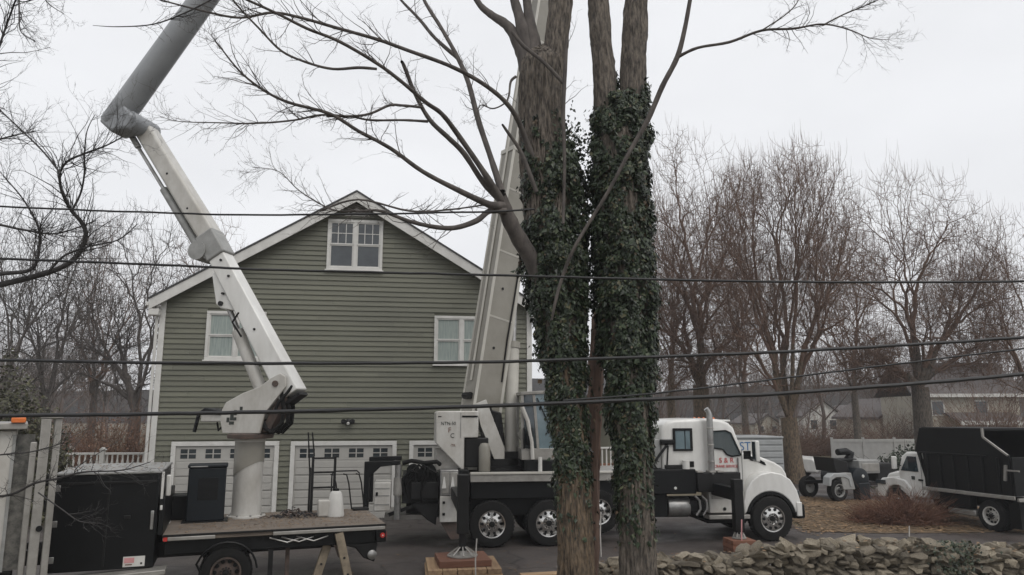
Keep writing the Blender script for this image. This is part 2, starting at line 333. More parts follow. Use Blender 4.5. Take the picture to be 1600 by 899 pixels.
for s in (-1, 1):
    ex = s * (HW + .30); ez = PK - slope * (HW + .30)
    m = MB(); q = [(0, -.31, PK - .13), (ex, -.31, ez - .13), (ex, -.27, ez - .13), (0, -.27, PK - .13), (0, -.31, PK + .185), (ex, -.31, ez + .185), (ex, -.27, ez + .185), (0, -.27, PK + .185)]
    m.hexa(q if s > 0 else [q[i] for i in (1, 0, 3, 2, 5, 4, 7, 6)]); m.build('rake_board', M['trim'], house, .004)
    m = MB(); q = [(0, -.265, PK - .02), (ex, -.265, ez - .02), (ex, .04, ez - .02), (0, .04, PK - .02), (0, -.265, PK + .1), (ex, -.265, ez + .1), (ex, .04, ez + .1), (0, .04, PK + .1)]
    m.hexa(q if s > 0 else [q[i] for i in (1, 0, 3, 2, 5, 4, 7, 6)]); m.build('soffit', M['trim'], house, 0, smooth=0)
    MB().bx(*sorted((s * (HW + .02), ex)), -.3, .0, ez - .28, ez - .1).build('eave_return', M['trim'], house, .005)
    MB().bx(*sorted((ex, ex + s * .1)), -.3, 10.6, ez - .02, ez + .1).build('gutter', M['trim'], house, .02)
MB().cyl((-HW - .12, -.06, .1), (-HW - .12, -.06, EV - .1), .045, n=8).build('downspout', M['trim'], house)
# gable louvre above the top window
lv = MB().prism([(-.42, 9.2), (.42, 9.2), (0, 9.46)], -.03, .02).build('gable_vent', M['trim'], house)
for k in range(3):
    z = 9.22 + k * .07; hw = .36 - k * .11
    MB().prism([(-hw, z), (hw, z), (hw - .09, z + .045), (-hw + .09, z + .045)], -.045, -.031).build('slat', M['greypaint'], lv)
def window(x0, x1, z0, z1, double=False, blind=None, grid_top=False):
    t = .085
    w_ = MB()
    for q in ((x0, x1, z1 - t, z1), (x0, x1, z0, z0 + t), (x0, x0 + t, z0 + t, z1 - t), (x1 - t, x1, z0 + t, z1 - t)): w_.bx(q[0], q[1], -.055, .03, q[2], q[3])
    fr = w_.build('window', M['trim'], house, .005)
    MB().bx(x0 - .04, x1 + .04, -.085, -.0, z0 - .045, z0 - .001).build('sill', M['trim'], fr, .005)
    xs = [(x0 + t, (x0 + x1) / 2 - .05), ((x0 + x1) / 2 + .05, x1 - t)] if double else [(x0 + t, x1 - t)]
    if double: MB().bx((x0 + x1) / 2 - .05, (x0 + x1) / 2 + .05, -.05, .03, z0 + t, z1 - t).build('mullion', M['trim'], fr, .004)
    zm = (z0 + z1) / 2
    for (a, b_) in xs:
        for (c, d, dy) in ((zm, z1 - t, 0), (z0 + t, zm, .016)):
            s_ = MB(); e = .038
            for q in ((a, b_, d - e, d), (a, b_, c, c + e), (a, a + e, c + e, d - e), (b_ - e, b_, c + e, d - e)): s_.bx(q[0], q[1], -.03 + dy, .005 + dy, q[2], q[3])
            if grid_top and dy == 0:
                for k in (1, 2): x = a + (b_ - a) * k / 3; s_.bx(x - .011, x + .011, -.022, -.004, c + e, d - e)
                s_.bx(a + e, b_ - e, -.0215, -.0045, (c + d) / 2 - .011, (c + d) / 2 + .011)
            s_.build('sash', M['trim'], fr)
            MB().bx(a + e, b_ - e, -.002 + dy, .004 + dy, c + e, d - e).build('pane', blind if blind else M['glass'], fr, smooth=0)
window(-.86, .84, 7.47, 9.07, True, None, True)
window(-4.26, -2.56, 4.64, 6.1, True, M['curtain'])
window(2.5, 4.2, 4.57, 6.09, True, M['curtain'])
def garage_door(x0, x1, top):
    t = .125
    j = MB()
    for q in ((x0, x1, top - t, top), (x0, x0 + t, 0, top - t), (x1 - t, x1, 0, top - t)): j.bx(q[0], q[1], -.05, .06, q[2], q[3])
    d = j.build('garage_door', M['trim'], house, .006)
    a, b_ = x0 + t, x1 - t; h = (top - t) / 5
    for k in range(5):
        z0 = k * h + .004; z1 = (k + 1) * h - .004
        if k < 4:
            m = MB(); n = 2; m.bx(a + .004, b_ - .004, .0, .04, z0, z1)
            for i in range(2):
                zz0 = z0 + .02 + i * (z1 - z0 - .03) / 2; m.bx(a + .05, b_ - .05, -.013, -.0, zz0, zz0 + (z1 - z0 - .07) / 2)
            m.build('door_panel', M['garage'], d, .005)
        else:
            m = MB(); W = (b_ - a) / 4; ww = .46; hh = .27; zc = (z0 + z1) / 2 - .01
            m.bx(a + .004, b_ - .004, .0, .04, z0, zc - hh / 2); m.bx(a + .004, b_ - .004, .0, .04, zc + hh / 2, z1)
            ends = [a + .004]
            for i in range(4): xc = a + W * (i + .5); ends += [xc - ww / 2, xc + ww / 2]
            ends.append(b_ - .004)
            for i in range(0, 10, 2): m.bx(ends[i], ends[i + 1], .0, .04, zc - hh / 2, zc + hh / 2)
            m.build('door_panel', M['garage'], d)
            for i in range(4):
                xc = a + W * (i + .5)
                for sx in (-1, 1):
                    for sz in (-1, 1):
                        x = xc + sx * .115; z = zc + sz * .0675
                        MB().bx(x - .1, x + .1, .012, .02, z - .055, z + .055).build('pane', M['glass'], d, smooth=0)
                g_ = MB(); g_.bx(xc - .016, xc + .016, -.006, .03, zc - hh / 2, zc + hh / 2); g_.bx(xc - ww / 2, xc - .017, -.005, .029, zc - .012, zc + .012); g_.bx(xc + .017, xc + ww / 2, -.005, .029, zc - .012, zc + .012)
                for sx in (-1, 1): g_.bx(*sorted((xc + sx * .215, xc + sx * .23)), -.005, .029, zc - hh / 2, zc + hh / 2)
                g_.build('glazing_bar', M['garage'], d)
for q in opens[:3]: garage_door(q[0], q[1], q[3])
lamp = thing('wall_lamp', 'small dark twin floodlight on the siding above the middle garage door', 'lamp', (-4.895 - .02 * math.cos(HY), 22.58 - .02, 2.83), HY)
MB().lathe([(.07, 0), (.09, -.03), (.04, -.06)], ax='y').build('base_plate', M['blackmetal'], lamp)
for s in (-1, 1): MB().lathe([(.03, -.02), (.05, -.1), (.075, -.17), (.06, -.172)], o=(s * .13, -.02, .01), ax='y', n=14).build('lamp_head', M['blackmetal'], lamp); MB().bar((s * .02, -.04, 0), (s * .13, -.05, .01), .03).build('arm', M['blackmetal'], lamp)
MB().lathe([(.0, .03), (.05, 0), (.045, -.05), (.0, -.07)], o=(0, -.09, -.03), n=14).build('sensor', M['trim'], lamp)
# ---- porch seen between the two ivy trunks
porch = thing('back_porch', 'brown boarded porch with white balustrade seen between the ivy trunks', 'porch', (1.1, 25.3, 0), R(9))
X0, X1, ZF, ZR = -.2, 3.2, 1.22, 1.95
k = 0
while X0 + k * .16 < X1:
    MB().bx(X0 + k * .16, X0 + k * .16 + .15, 0, .03, .05, ZF - .1).build('skirt_board', M['cedar'], porch); k += 1
MB().bx(X0, X1, -.05, 3.0, ZF - .1, ZF).build('floor', M['cedar'], porch, .005)
MB().bx(X0, X1, -.02, .06, ZR - .06, ZR).build('handrail', M['trim'], porch, .006)
MB().bx(X0, X1, .0, .05, ZF + .06, ZF + .11).build('bottom_rail', M['trim'], porch, .004)
k = 0
while X0 + .08 + k * .15 < X1:
    x = X0 + .08 + k * .15; MB().bx(x - .022, x + .022, .003, .047, ZF + .11, ZR - .06).build('baluster', M['trim'], porch); k += 1
for x in (X0, 1.5, X1): MB().bx(x - .05, x + .05, .0, .1, 0.02, 3.6).build('post', M['cedar'], porch, .005)
MB().prism([(-.3, 3.6), (3.4, 4.3), (3.4, 4.4), (-.3, 3.7)], X0 - .2, X1 + .2, 'x').build('roof', M['shingle'], porch)
MB().bx(X0, X1, 2.9, 3.0, ZF, 4.2).build('back_wall', M['siding'], porch)
# ---- white railing and little shed left of the house
rail = thing('deck_railing', 'white balustrade railing beyond the black toolbox, left of the green house', 'railing', (-15.9, 25.6, 0), R(4))
MB().bx(-.3, 3.9, .0, 2.2, 0, 1.12).build('platform', M['trim'], rail, .01)
for x in (0.0, 1.9, 3.6):
    p = MB().bx(x - .075, x + .075, .1, .25, 1.121, 1.84).build('post', M['trim'], rail, .006); MB().prism([(x - .1, 1.84), (x + .1, 1.84), (x, 1.93)], .075, .275).build('post_cap', M['trim'], p)
for a, b_ in ((.075, 1.825), (1.975, 3.525)):
    MB().bx(a, b_, .13, .22, 1.68, 1.75).build('top_rail', M['trim'], rail, .006); MB().bx(a, b_, .14, .21, 1.2, 1.26).build('bottom_rail', M['trim'], rail, .006)
    n = 9
    for i in range(n):
        x = a + (b_ - a) * (i + .5) / n; MB().lathe([(.03, 1.26), (.03, 1.32), (.05, 1.4), (.03, 1.53), (.028, 1.62), (.034, 1.68)], o=(x, .175, 0), n=8).build('baluster', M['trim'], rail)
shed = thing('garden_shed', 'small beige shed with white gable edge behind the white railing', 'shed', (-20.3, 33, 0), R(18))
MB().prism([(-1.1, 0), (1.1, 0), (1.1, 1.5), (0, 2.15), (-1.1, 1.5)], 0, 2.4).build('wall', M['beige'], shed)
for s in (-1, 1):
    MB().prism([(0, 2.17), (s * 1.3, 1.4), (s * 1.3, 1.48), (0, 2.25)], -.15, 2.6).build('roof', M['farroof'], shed)
    MB().prism([(0, 2.1), (s * 1.3, 1.33), (s * 1.3, 1.5), (0, 2.27)], -.2, -.152).build('gable_edge', M['trim'], shed)
MB().bx(-.35, .35, -.03, -.0, .02, 1.4).build('door', M['trim'], shed)
# ================================================================== WHEELS
def wheel(parent, x, y, z, r, wd, side, dual=False, rimcol='rim', dish=.03):
    """side -1: outer face looks to -y, +1: to +y.  Tyre mesh with rim, hub and nuts under it."""
    s = -side                                   # inward direction
    def P(prof): return [(a, y + s * h) for a, h in prof]
    rr = r * .57
    ty = MB(); n = 40
    ty.lathe(P([(rr, .0 + .02), (rr + .02, .0), (r * .8, -.012), (r * .95, .004), (r, .04), (r, wd - .04), (r * .95, wd), (rr, wd)]), (x, 0, z), 'y', n, closed=True)
    for k in range(n):                           # tread blocks
        a = 2 * math.pi * (k + .25) / n; c, d = math.cos(a), math.sin(a); t = (-d, c)
        for h0, h1 in ((.045, wd * .45), (wd * .55, wd - .045)):
            q = [(x + c * (r - .004) + t[0] * e, z + d * (r - .004) + t[1] * e) for e in (-.022, .022)]; u = [(x + c * (r + .012) + t[0] * e, z + d * (r + .012) + t[1] * e) for e in (-.02, .02)]
            ya, yb = y + s * h0, y + s * h1
            ty.hexa([(q[0][0], ya, q[0][1]), (q[1][0], ya, q[1][1]), (q[1][0], yb, q[1][1]), (q[0][0], yb, q[0][1]), (u[0][0], ya, u[0][1]), (u[1][0], ya, u[1][1]), (u[1][0], yb, u[1][1]), (u[0][0], yb, u[0][1])])
    if dual: ty.lathe([(a, y + s * (h + wd + .05)) for a, h in [(rr, .02), (r * .8, -.01), (r * .95, .004), (r, .04), (r, wd - .04), (r * .95, wd), (rr, wd)]], (x, 0, z), 'y', 28, closed=True)
    tw = ty.build('wheel', M['rubber'], parent)
    rm = MB(); rm.lathe(P([(rr + .012, .0), (rr + .012, -.012), (rr - .015, -.008), (rr - .03, .05), (rr * .86, .06 + dish), (rr * .62, .05 + dish), (rr * .45, .03 + dish), (rr * .42, .02), (rr * .2, .015), (rr * .2, .2), (rr + .0, .2)]), (x, 0, z), 'y', 32, closed=True)
    ro = rm.build('rim', M[rimcol], tw)
    hd = MB()
    for k in range(10):                          # hand holes
        a = 2 * math.pi * k / 10; c, d = math.cos(a), math.sin(a); q = rr * .745
        hd.lathe(P([(.001, .035 + dish), (.036, .036 + dish), (.036, .06 + dish)]), (x + c * q, 0, z + d * q), 'y', 10)
    hd.build('hand_hole', M['black'], tw, kind='stuff')
    hb = MB(); hb.lathe(P([(.002, -.035), (rr * .2, -.03), (rr * .24, .0), (rr * .24, .03)]), (x, 0, z), 'y', 16)
    for k in range(10):
        a = 2 * math.pi * (k + .5) / 10; c, d = math.cos(a), math.sin(a); hb.lathe(P([(.012, -.005), (.016, .0), (.016, .04)]), (x + c * rr * .34, 0, z + d * rr * .34), 'y', 6)
    hb.build('hub', M['blackmetal'], tw)
    return tw
# ================================================================== CRANE TRUCK
CY = R(7.5)
crane = thing('crane_truck', 'white and black crane truck with raised telescopic boom standing on outriggers', 'crane truck', (-.462, 17.9, 0), CY)
K = crane
for y in (.75, 1.6): MB().bx(-2.0, 7.3, y, y + .14, .62, .92).build('chassis_rail', M['blackmetal'], K, .01)
for x in (0, 1.35, 2.57, 6.9): MB().cyl((x, .3, .53 if x != 2.57 else .77), (x, 2.2, .53 if x != 2.57 else .77), .09, n=12).build('axle', M['blackmetal'], K)
for x, z in ((0, .53), (1.35, .53)):
    wheel(K, x, .02, z, .53, .27, -1, True); wheel(K, x, 2.48, z, .53, .27, 1, True)
wheel(K, 2.57, .04, .77, .5, .28, -1); wheel(K, 2.57, 2.46, .77, .5, .28, 1)
wheel(K, 6.9, -.02, .54, .53, .3, -1, dish=-.05); wheel(K, 6.9, 2.52, .54, .53, .3, 1, dish=-.05)
MB().bx(-.5, 3.9, .1, 2.4, 1.09, 1.49).build('side_box', M['black'], K, .02)
MB().bx(-.48, 3.9, .32, .36, .7, 1.09).build('splash_panel', M['black'], K)
dk = MB().bx(-.52, 3.9, -.02, 2.52, 1.49, 1.66).build('deck', M['alu'], K, .012)
MB().bx(-.52, 3.9, -.045, .12, 1.661, 1.715).build('deck_edge', M['creamlight'], dk, .01)
for x in (-.38, .6, 1.58, 2.56, 3.54): MB().cyl((x, -.025, 1.575), (x, -.018, 1.575), .02, n=8).build('rivet', M['steel'], dk)
# rear tool boxes and rear machinery
MB().bx(-1.22, -.8, .02, 2.48, 1.19, 1.77).build('toolbox', M['steel'], K, .012)
for x in (-1.18, -.99): MB().bx(x, x + .17, -.0, .019, 1.24, 1.72).build('toolbox_door', M['alu'], K, .008)
for x in (-1.13, -.93):
    MB().prism([(x - .05, 1.36), (x + .05, 1.36), (x + .012, 1.62), (x - .012, 1.62)], -.02, -.001).build('safety_cone_emblem', M['trim'], K)
lo = MB().bx(-1.22, -.8, .01, 2.48, .6, 1.18).build('cabinet', M['oldwhite'], K, .012)
for z in (.78, 1.04): MB().bx(-1.16, -1.1, -.012, .009, z - .03, z + .03).build('latch', M['black'], lo, .004)
MB().bx(-.78, -.55, .0, 2.5, .95, 1.77).build('outrigger_housing', M['black'], K, .015)
MB().bx(-.735, -.655, -.008, .0, 1.52, 1.66).build('reflector', M['trim'], K)
rm_ = MB()
rm_.bx(-2.1, -1.24, .3, 2.2, 1.0, 1.62); rm_.bx(-1.9, -1.24, .15, .5, 1.1, 1.5); rm_.prism([(-1.24, 1.0), (-1.9, 1.0), (-1.5, .62), (-1.3, .5)], .25, .45); rm_.prism([(-1.24, 1.0), (-1.9, 1.0), (-1.5, .62), (-1.3, .5)], 2.0, 2.2)
rm_.build('rear_machinery', M['blackmetal'], K, .02)
for (cx, cz_, r_) in ((-1.85, 1.72, .16), (-1.5, 1.7, .2)): MB().lathe([(r_, .0), (r_, .03), (r_ * .55, .035), (r_ * .55, .4), (r_, .405), (r_, .43)], (cx, .3, cz_), 'y', 20).build('hose_reel', M['black'], K)
hs = random.Random(3)
for k in range(9):
    x0, x1 = -2.1 + hs.random() * .5, -1.75 + hs.random() * .5; z0 = 1.0 + hs.random() * .4; y_ = .05 + hs.random() * .2
    MB().tube([(x0, y_ + .1, z0), (x0 - .03, y_, z0 + .25), ((x0 + x1) / 2, y_ - .02, 1.75 + hs.random() * .2), (x1, y_, 1.7), (x1 + .03, y_ + .1, 1.5)], .022, 7).build('hose', M['rubber'], K)
MB().tube([(-2.1, .3, 1.92), (-1.9, .25, 1.98), (-1.6, .25, 1.93), (-1.3, .3, 1.95), (-1.22, .4, 1.88)], .05, 9).build('hose_bundle', M['rubber'], K)
MB().prism([(-2.98, .85), (-2.86, .85), (-2.86, 1.62), (-2.6, 1.86), (-2.15, 1.9), (-2.15, 1.99), (-2.98, 1.97)], .1, .3).build('rear_frame', M['black'], K, .012)
MB().prism([(-2.98, .85), (-2.86, .85), (-2.86, 1.62), (-2.6, 1.86), (-2.15, 1.9), (-2.15, 1.99), (-2.98, 1.97)], 2.0, 2.2).build('rear_frame', M['black'], K, .012)
bxr = MB().bx(-2.74, -2.36, .15, .9, .85, 1.5).build('silver_box', M['oldwhite'], K, .02)
MB().bx(-2.7, -2.65, .13, .149, 1.2, 1.28).build('latch', M['black'], bxr)
for z in (1.0, 1.2, 1.36): MB().bx(-2.72, -2.38, .138, .149, z, z + .012).build('seam', M['greypaint'], bxr)
MB().cyl((-2.2, .2, .66), (-2.2, .2, 1.9), .075, n=16).build('rear_jack', M['steel'], K); MB().cyl((-2.2, .2, 1.2), (-2.2, .2, 1.6), .1, n=16).build('rear_jack_sleeve', M['alu'], K)
MB().bar((-2.4, .3, .75), (-1.5, .3, 1.05), .08).build('brace', M['blackmetal'], K); MB().bx(-2.5, -1.3, .5, 2.0, .6, .72).build('rear_bumper', M['alu'], K, .01)
MB().prism([(-1.2, .58), (-.6, .58), (-.75, .2), (-.95, .2)], .1, .13).build('mud_flap', M['rust'], K)
# outriggers: beam, column, inner leg, float
def outrigger(x, yout, ztop, zfoot, wd, pr=.3):
    MB().bx(x - wd * .45, x + wd * .45, yout + wd / 2, .3, 1.12, 1.4).build('outrigger_beam', M['black'], K, .01)
    c = MB().bx(x - wd / 2, x + wd / 2, yout - wd / 2, yout + wd / 2, zfoot + (.42 if pr > .2 else .14), ztop).build('outrigger_jack', M['blackmetal'], K, .012)
    MB().cyl((x, yout, zfoot + .1), (x, yout, .9), wd * .33, n=16).build('inner_leg', M['blackmetal'], c)
    MB().lathe([(.0, zfoot), (pr, zfoot), (pr, zfoot + .02), (.1, zfoot + .03), (.09, zfoot + .1), (0, zfoot + .11)], (x, yout, 0), n=24).build('float_pad', M['alu'], c)
    for k in range(8):
        a = k * math.pi / 4; MB().bar((x + (pr - .02) * math.cos(a), yout + (pr - .02) * math.sin(a), zfoot + .03), (x + .07 * math.cos(a), yout + .07 * math.sin(a), zfoot + .17), .022).build('float_rib', M['alu'], c)
outrigger(-.86, -2.61, 1.88, .33, .23); outrigger(5.49, -1.2, 1.6, .3, .21, .16)
# front outrigger boxes, tanks, steps
MB().bx(3.9, 4.98, -.04, 2.5, 1.16, 1.74).build('outrigger_box', M['black'], K, .02)
MB().bx(4.99, 6.1, -.1, .5, 1.2, 1.66).build('outrigger_box', M['blackmetal'], K, .02)
for x in (4.98, 5.3, 5.5): MB().bx(x, x + .16, -.13, .2, 1.661, 1.7).build('bracket', M['alu'], K, .006)
MB().cyl((4.45, -.05, 1.3), (4.45, -.04, 1.3), .035, n=12).build('reflector', M['trim'], K)
MB().bx(3.9, 4.3, .15, 1.0, .6, 1.15).build('battery_box', M['black'], K, .02)
MB().lathe([(.24, 4.33), (.25, 4.35), (.25, 4.86), (.24, 4.88)], (0, .35, .82), 'x', 24).build('fuel_tank', M['steel'], K)
for x in (4.95, 5.12): MB().lathe([(.04, 0), (.13, .02), (.13, .6), (.04, .62)], (x, .1, .85), 'y', 18).build('air_tank', M['blackmetal'], K); MB().tube([(x, .0, 1.1), (x + .1, -.02, 1.0), (x + .12, -.02, .8), (x + .02, .0, .65)], .03, 8).build('exhaust_pipe', M['steel'], K)
st = MB().bx(5.34, 6.24, .08, .6, .68, 1.19).build('step_box', M['oldwhite'], K, .02)
MB().bx(5.3, 6.35, .02, .4, .54, .64).build('step', M['alu'], K, .015); MB().bx(5.4, 5.75, .05, .08, 1.02, 1.1).build('step', M['alu'], K, .01); MB().cyl((5.72, .06, .78), (5.72, .078, .78), .04, n=12).build('filler_cap', M['black'], st)
MB().bx(5.3, 6.1, .2, 2.3, .42, .54).build('belly_pan', M['black'], K, .05)
# cab
cab = MB().prism([(4.2, 1.25), (4.2, 2.62), (4.25, 2.78), (4.36, 2.88), (4.55, 2.93), (5.45, 2.96), (5.75, 2.93), (5.95, 2.85), (6.08, 2.73), (6.3, 2.12), (6.3, 1.0), (5.9, 1.0), (5.9, 1.25)], .12, 2.38).build('cab', M['white'], K, .09, 4)
def carve(o, cutters):
    tmp = []
    for c in cutters:
        t_ = c.build('cutter', None, K); tmp.append(t_); m = o.modifiers.new('cut', 'BOOLEAN'); m.object = t_; m.operation = 'DIFFERENCE'; m.solver = 'EXACT'
    dg = bpy.context.evaluated_depsgraph_get(); me = bpy.data.meshes.new_from_object(o.evaluated_get(dg)); o.modifiers.clear(); o.data = me
    me.polygons.foreach_set('use_smooth', [True] * len(me.polygons)); me.set_sharp_from_angle(angle=R(35))
    for t_ in tmp: bpy.data.objects.remove(t_)
WIN = [(5.5, 2.24), (5.5, 2.64), (5.85, 2.66), (5.98, 2.6), (6.22, 2.06), (5.98, 2.03), (5.85, 2.08), (5.76, 2.2)]
carve(cab, [MB().prism([(4.3, 1.95), (4.3, 2.6), (4.45, 2.8), (5.8, 2.84), (5.98, 2.72), (6.2, 2.1), (6.2, 1.95)], .2, 2.3), MB().prism(WIN, -.2, 2.7), MB().prism([(4.52, 2.2), (4.94, 2.2), (4.94, 2.68), (4.52, 2.68)], -.2, 2.7)])
for y in (.45, 1.55): MB().bx(5.05, 5.5, y, y + .5, 1.951, 2.3).build('seat', M['black'], cab, .05)
MB().bx(5.85, 6.15, .3, 2.2, 1.951, 2.1).build('dashboard', M['black'], cab, .04)
MB().lathe([(.2, 0), (.22, .015), (.2, .03)], (5.72, .7, 2.12), 'x', 20, closed=True).build('steering_wheel', M['black'], cab)
MB().prism([(6.06, 2.68), (6.1, 2.68), (6.32, 2.13), (6.29, 2.11)], .26, 2.24).build('windshield', M['truckglass'], cab)
for y0, y1 in ((.092, .117), (2.383, 2.408)):
    MB().prism([(5.5, 2.24), (5.5, 2.64), (5.85, 2.66), (5.98, 2.6), (6.22, 2.06), (5.98, 2.03), (5.85, 2.08), (5.76, 2.2)], y0 + .006, y1).build('side_window', M['clearglass'], cab)
    fr = MB()
    P_ = [(5.5, 2.24), (5.5, 2.64), (5.85, 2.66), (5.98, 2.6), (6.22, 2.06), (5.98, 2.03), (5.85, 2.08), (5.76, 2.2)]
    for i in range(len(P_)): a_, b_ = P_[i], P_[(i + 1) % len(P_)]; fr.bar((a_[0], y0 + .012, a_[1]), (b_[0], y0 + .012, b_[1]), .028, .03)
    fr.build('window_seal', M['black'], cab)
    MB().bx(4.52, 4.94, y0 + .006, y1, 2.2, 2.68).build('rear_side_window', M['cabglass'], cab)  # lighter glass colour stands in for a pale reflection
    fr = MB()
    for q in ((4.48, 4.98, 2.66, 2.72), (4.48, 4.98, 2.17, 2.22), (4.48, 4.54, 2.22, 2.66), (4.92, 4.98, 2.22, 2.66)): fr.bx(q[0], q[1], y0 - .012, y1 - .004, q[2], q[3])
    fr.build('window_seal', M['black'], cab, .008)
MB().bx(4.78, 4.795, .085, .097, 2.22, 2.66).build('window_bar', M['black'], cab)
for x in (5.46, 6.24): MB().bx(x, x + .012, .112, .125, 1.05, 2.2).build('door_seam', M['greypaint'], cab)
MB().bx(5.56, 5.72, .085, .12, 1.62, 1.66).build('door_handle', M['black'], cab, .01); MB().bx(6.12, 6.15, .06, .11, 1.3, 2.0).build('grab_rail', M['steel'], cab, .008)
MB().bx(4.86, 5.0, .1, .122, 1.78, 1.92).build('vent_panel', M['black'], cab, .01)
text_mesh('door_lettering', 'S & R', .17, M['redink'], cab, (5.84, .112, 1.93), (R(90), 0, 0)); text_mesh('door_lettering', 'CRANE SERVICE', .095, M['redink'], cab, (5.82, .112, 1.79), (R(90), 0, 0), .9)
MB().bx(5.92, 6.16, .5, 2.0, 2.87, 2.92).build('sun_visor', M['white'], cab, .015)
for y in (.6, .92, 1.25, 1.58, 1.9): MB().lathe([(.035, 2.93), (.035, 2.96), (.0, 2.985)], (5.75, y, 0), n=10).build('marker_lamp', M['orange'], cab)
# hood, fenders, bumper, grille
hd_ = MB().prism([(6.28, .95), (6.28, 2.1), (6.5, 2.09), (6.9, 1.99), (7.25, 1.86), (7.45, 1.74), (7.55, 1.58), (7.62, 1.25), (7.64, .95)], .42, 2.08).build('hood', M['white'], K, .05, 3)
MB().prism([(6.55, 1.96), (6.6, 2.02), (6.8, 1.96), (6.98, 1.86), (7.02, 1.78), (6.96, 1.79), (6.8, 1.87), (6.62, 1.9)], .405, .425).build('hood_vent', M['black'], hd_, .006)
MB().bx(7.6, 7.66, .65, 1.85, 1.0, 1.6).build('grille', M['blackmetal'], hd_, .01)
arch = [(6.9 + .64 * math.cos(R(a)), .54 + .64 * math.sin(R(a))) for a in range(12, 172, 8)]
for y0, y1 in ((.03, .5), (2.0, 2.47)):
    pr = arch + [(6.22, .64), (6.2, .95), (6.28, 1.22), (6.45, 1.45), (6.68, 1.6), (6.95, 1.65), (7.22, 1.6), (7.45, 1.46), (7.6, 1.22), (7.68, .95), (7.66, .67)]
    MB().prism(pr, y0, y1).build('fender', M['white'], K, .03, 3)
    ln = MB(); n = len(arch)
    for i in range(n - 1):
        (a0, c0), (a1, c1) = arch[i], arch[i + 1]
        i0 = (6.9 + (a0 - 6.9) * .9, .54 + (c0 - .54) * .9); i1 = (6.9 + (a1 - 6.9) * .9, .54 + (c1 - .54) * .9)
        ln.prism([(a0, c0), (a1, c1), i1, i0], y0 - .012, y1)
    ln.build('wheel_arch', M['black'], K)
    MB().bx(7.52, 7.7, y0 + .05, y0 + .35, .98, 1.2).build('headlamp', M['glass'], K, .03)
MB().bx(7.5, 7.8, .05, 2.45, .52, .86).build('bumper', M['black'], K, .04); MB().bx(7.56, 7.7, .0, .06, .58, .92).build('bumper_end', M['white'], K, .02)
# mirror, stack
mr = MB().bx(6.5, 6.61, -.14, .06, 1.9, 2.42).build('mirror', M['white'], K, .03, 3); MB().bx(6.485, 6.5, -.12, .04, 1.93, 2.39).build('mirror_glass', M['glass'], mr); MB().bar((6.3, .12, 2.0), (6.52, .0, 2.0), .035).build('mirror_arm', M['black'], mr)
MB().bx(6.3, 6.48, .1, .14, 1.96, 2.16).build('mirror_arm', M['black'], mr)
sk = MB().tube([(5.39, -.03, 1.62), (5.39, -.03, 2.9), (5.39, -.03, 3.03), (5.37, -.03, 3.12), (5.31, -.03, 3.2)], [.078, .078, .07, .062, .062], 18).build('exhaust_stack', M['steel'], K)
for z in (1.9, 2.3, 2.7): MB().lathe([(.08, z), (.085, z + .01), (.085, z + .03), (.08, z + .04)], (5.39, -.03, 0), n=18).build('stack_clamp', M['alu'], sk)
# kit behind the cab
MB().bx(3.85, 4.15, .2, .5, 1.9, 2.12).build('yellow_case', M['yellow'], K, .02); MB().bx(4.02, 4.18, .15, .6, 1.75, 2.45).build('grey_box', M['greypaint'], K, .02)
MB().bar((3.9, .1, 1.8), (4.35, .1, 2.35), .05).build('boom_rest', M['black'], K); MB().bx(4.15, 4.5, .05, .6, 2.32, 2.45).build('boom_rest_head', M['black'], K, .03); MB().bar((4.35, .1, 2.3), (4.3, .1, 1.75), .03).build('boom_rest_strut', M['black'], K)
MB().bx(4.25, 4.7, .0, .5, 1.745, 1.84).build('tool_tray', M['blackmetal'], K, .01); MB().cyl((4.75, .0, 1.745), (4.75, .0, 1.95), .09, n=14).build('canister', M['trim'], K)
# superstructure
MB().lathe([(.8, 1.66), (.8, 1.78), (.68, 1.8), (.68, 1.98)], (.25, 1.25, 0), n=32).build('slew_ring', M['blackmetal'], K)
cw = MB().prism([(-1.33, 3.1), (-1.28, 3.14), (-.3, 3.14), (-.3, 2.5), (-.64, 2.5), (-.64, 1.68), (-1.33, 2.38)], .42, 2.1).build('counterweight', M['oldwhite'], K, .025)
MB().bx(-.74, -.725, .408, .42, 2.5, 3.1).build('seam', M['greypaint'], cw); MB().bx(-.7, -.32, .405, .42, 2.99, 3.03).build('slot', M['black'], cw); MB().bx(-1.28, -1.2, .41, .42, 3.0, 3.02).build('slot', M['black'], cw)
text_mesh('lettering', 'NTN-50', .115, M['ink'], cw, (-1.03, .415, 2.84), (R(90), 0, 0), .9); text_mesh('lettering', 'F', .17, M['brownink'], cw, (-1.0, .415, 2.68), (R(90), 0, 0)); text_mesh('lettering', 'C', .15, M['ink'], cw, (-.93, .415, 2.55), (R(90), 0, 0)); text_mesh('lettering', '-TR', .085, M['brownink'], cw, (-.92, .415, 2.32), (R(90), 0, 0))
MB().bx(-1.32, -.3, .6, 1.9, 1.72, 2.2).build('turret_base', M['alu'], K, .02); MB().bx(-.62, -.05, .45, 2.0, 1.8, 2.5).build('winch_housing', M['blackmetal'], K, .03)
for y in (.62, 1.78): MB().prism([(-.35, 3.32), (-.1, 3.42), (-.02, 3.2), (.36, 2.25), (.36, 1.98), (.1, 1.98), (-.24, 2.8)], y - .04, y + .04).build('turret_plate', M['oldwhite'], K, .01)
MB().lathe([(.13, 1.715), (.14, 1.74), (.14, 2.28), (.1, 2.36), (.04, 2.38)], (-.16, .3, 0), n=18).build('oil_tank', M['cream'], K)
MB().prism([(-.05, 3.2), (.3, 3.1), (.4, 2.3), (.15, 2.2)], .75, 1.65).build('hydraulic_block', M['blackmetal'], K, .03)
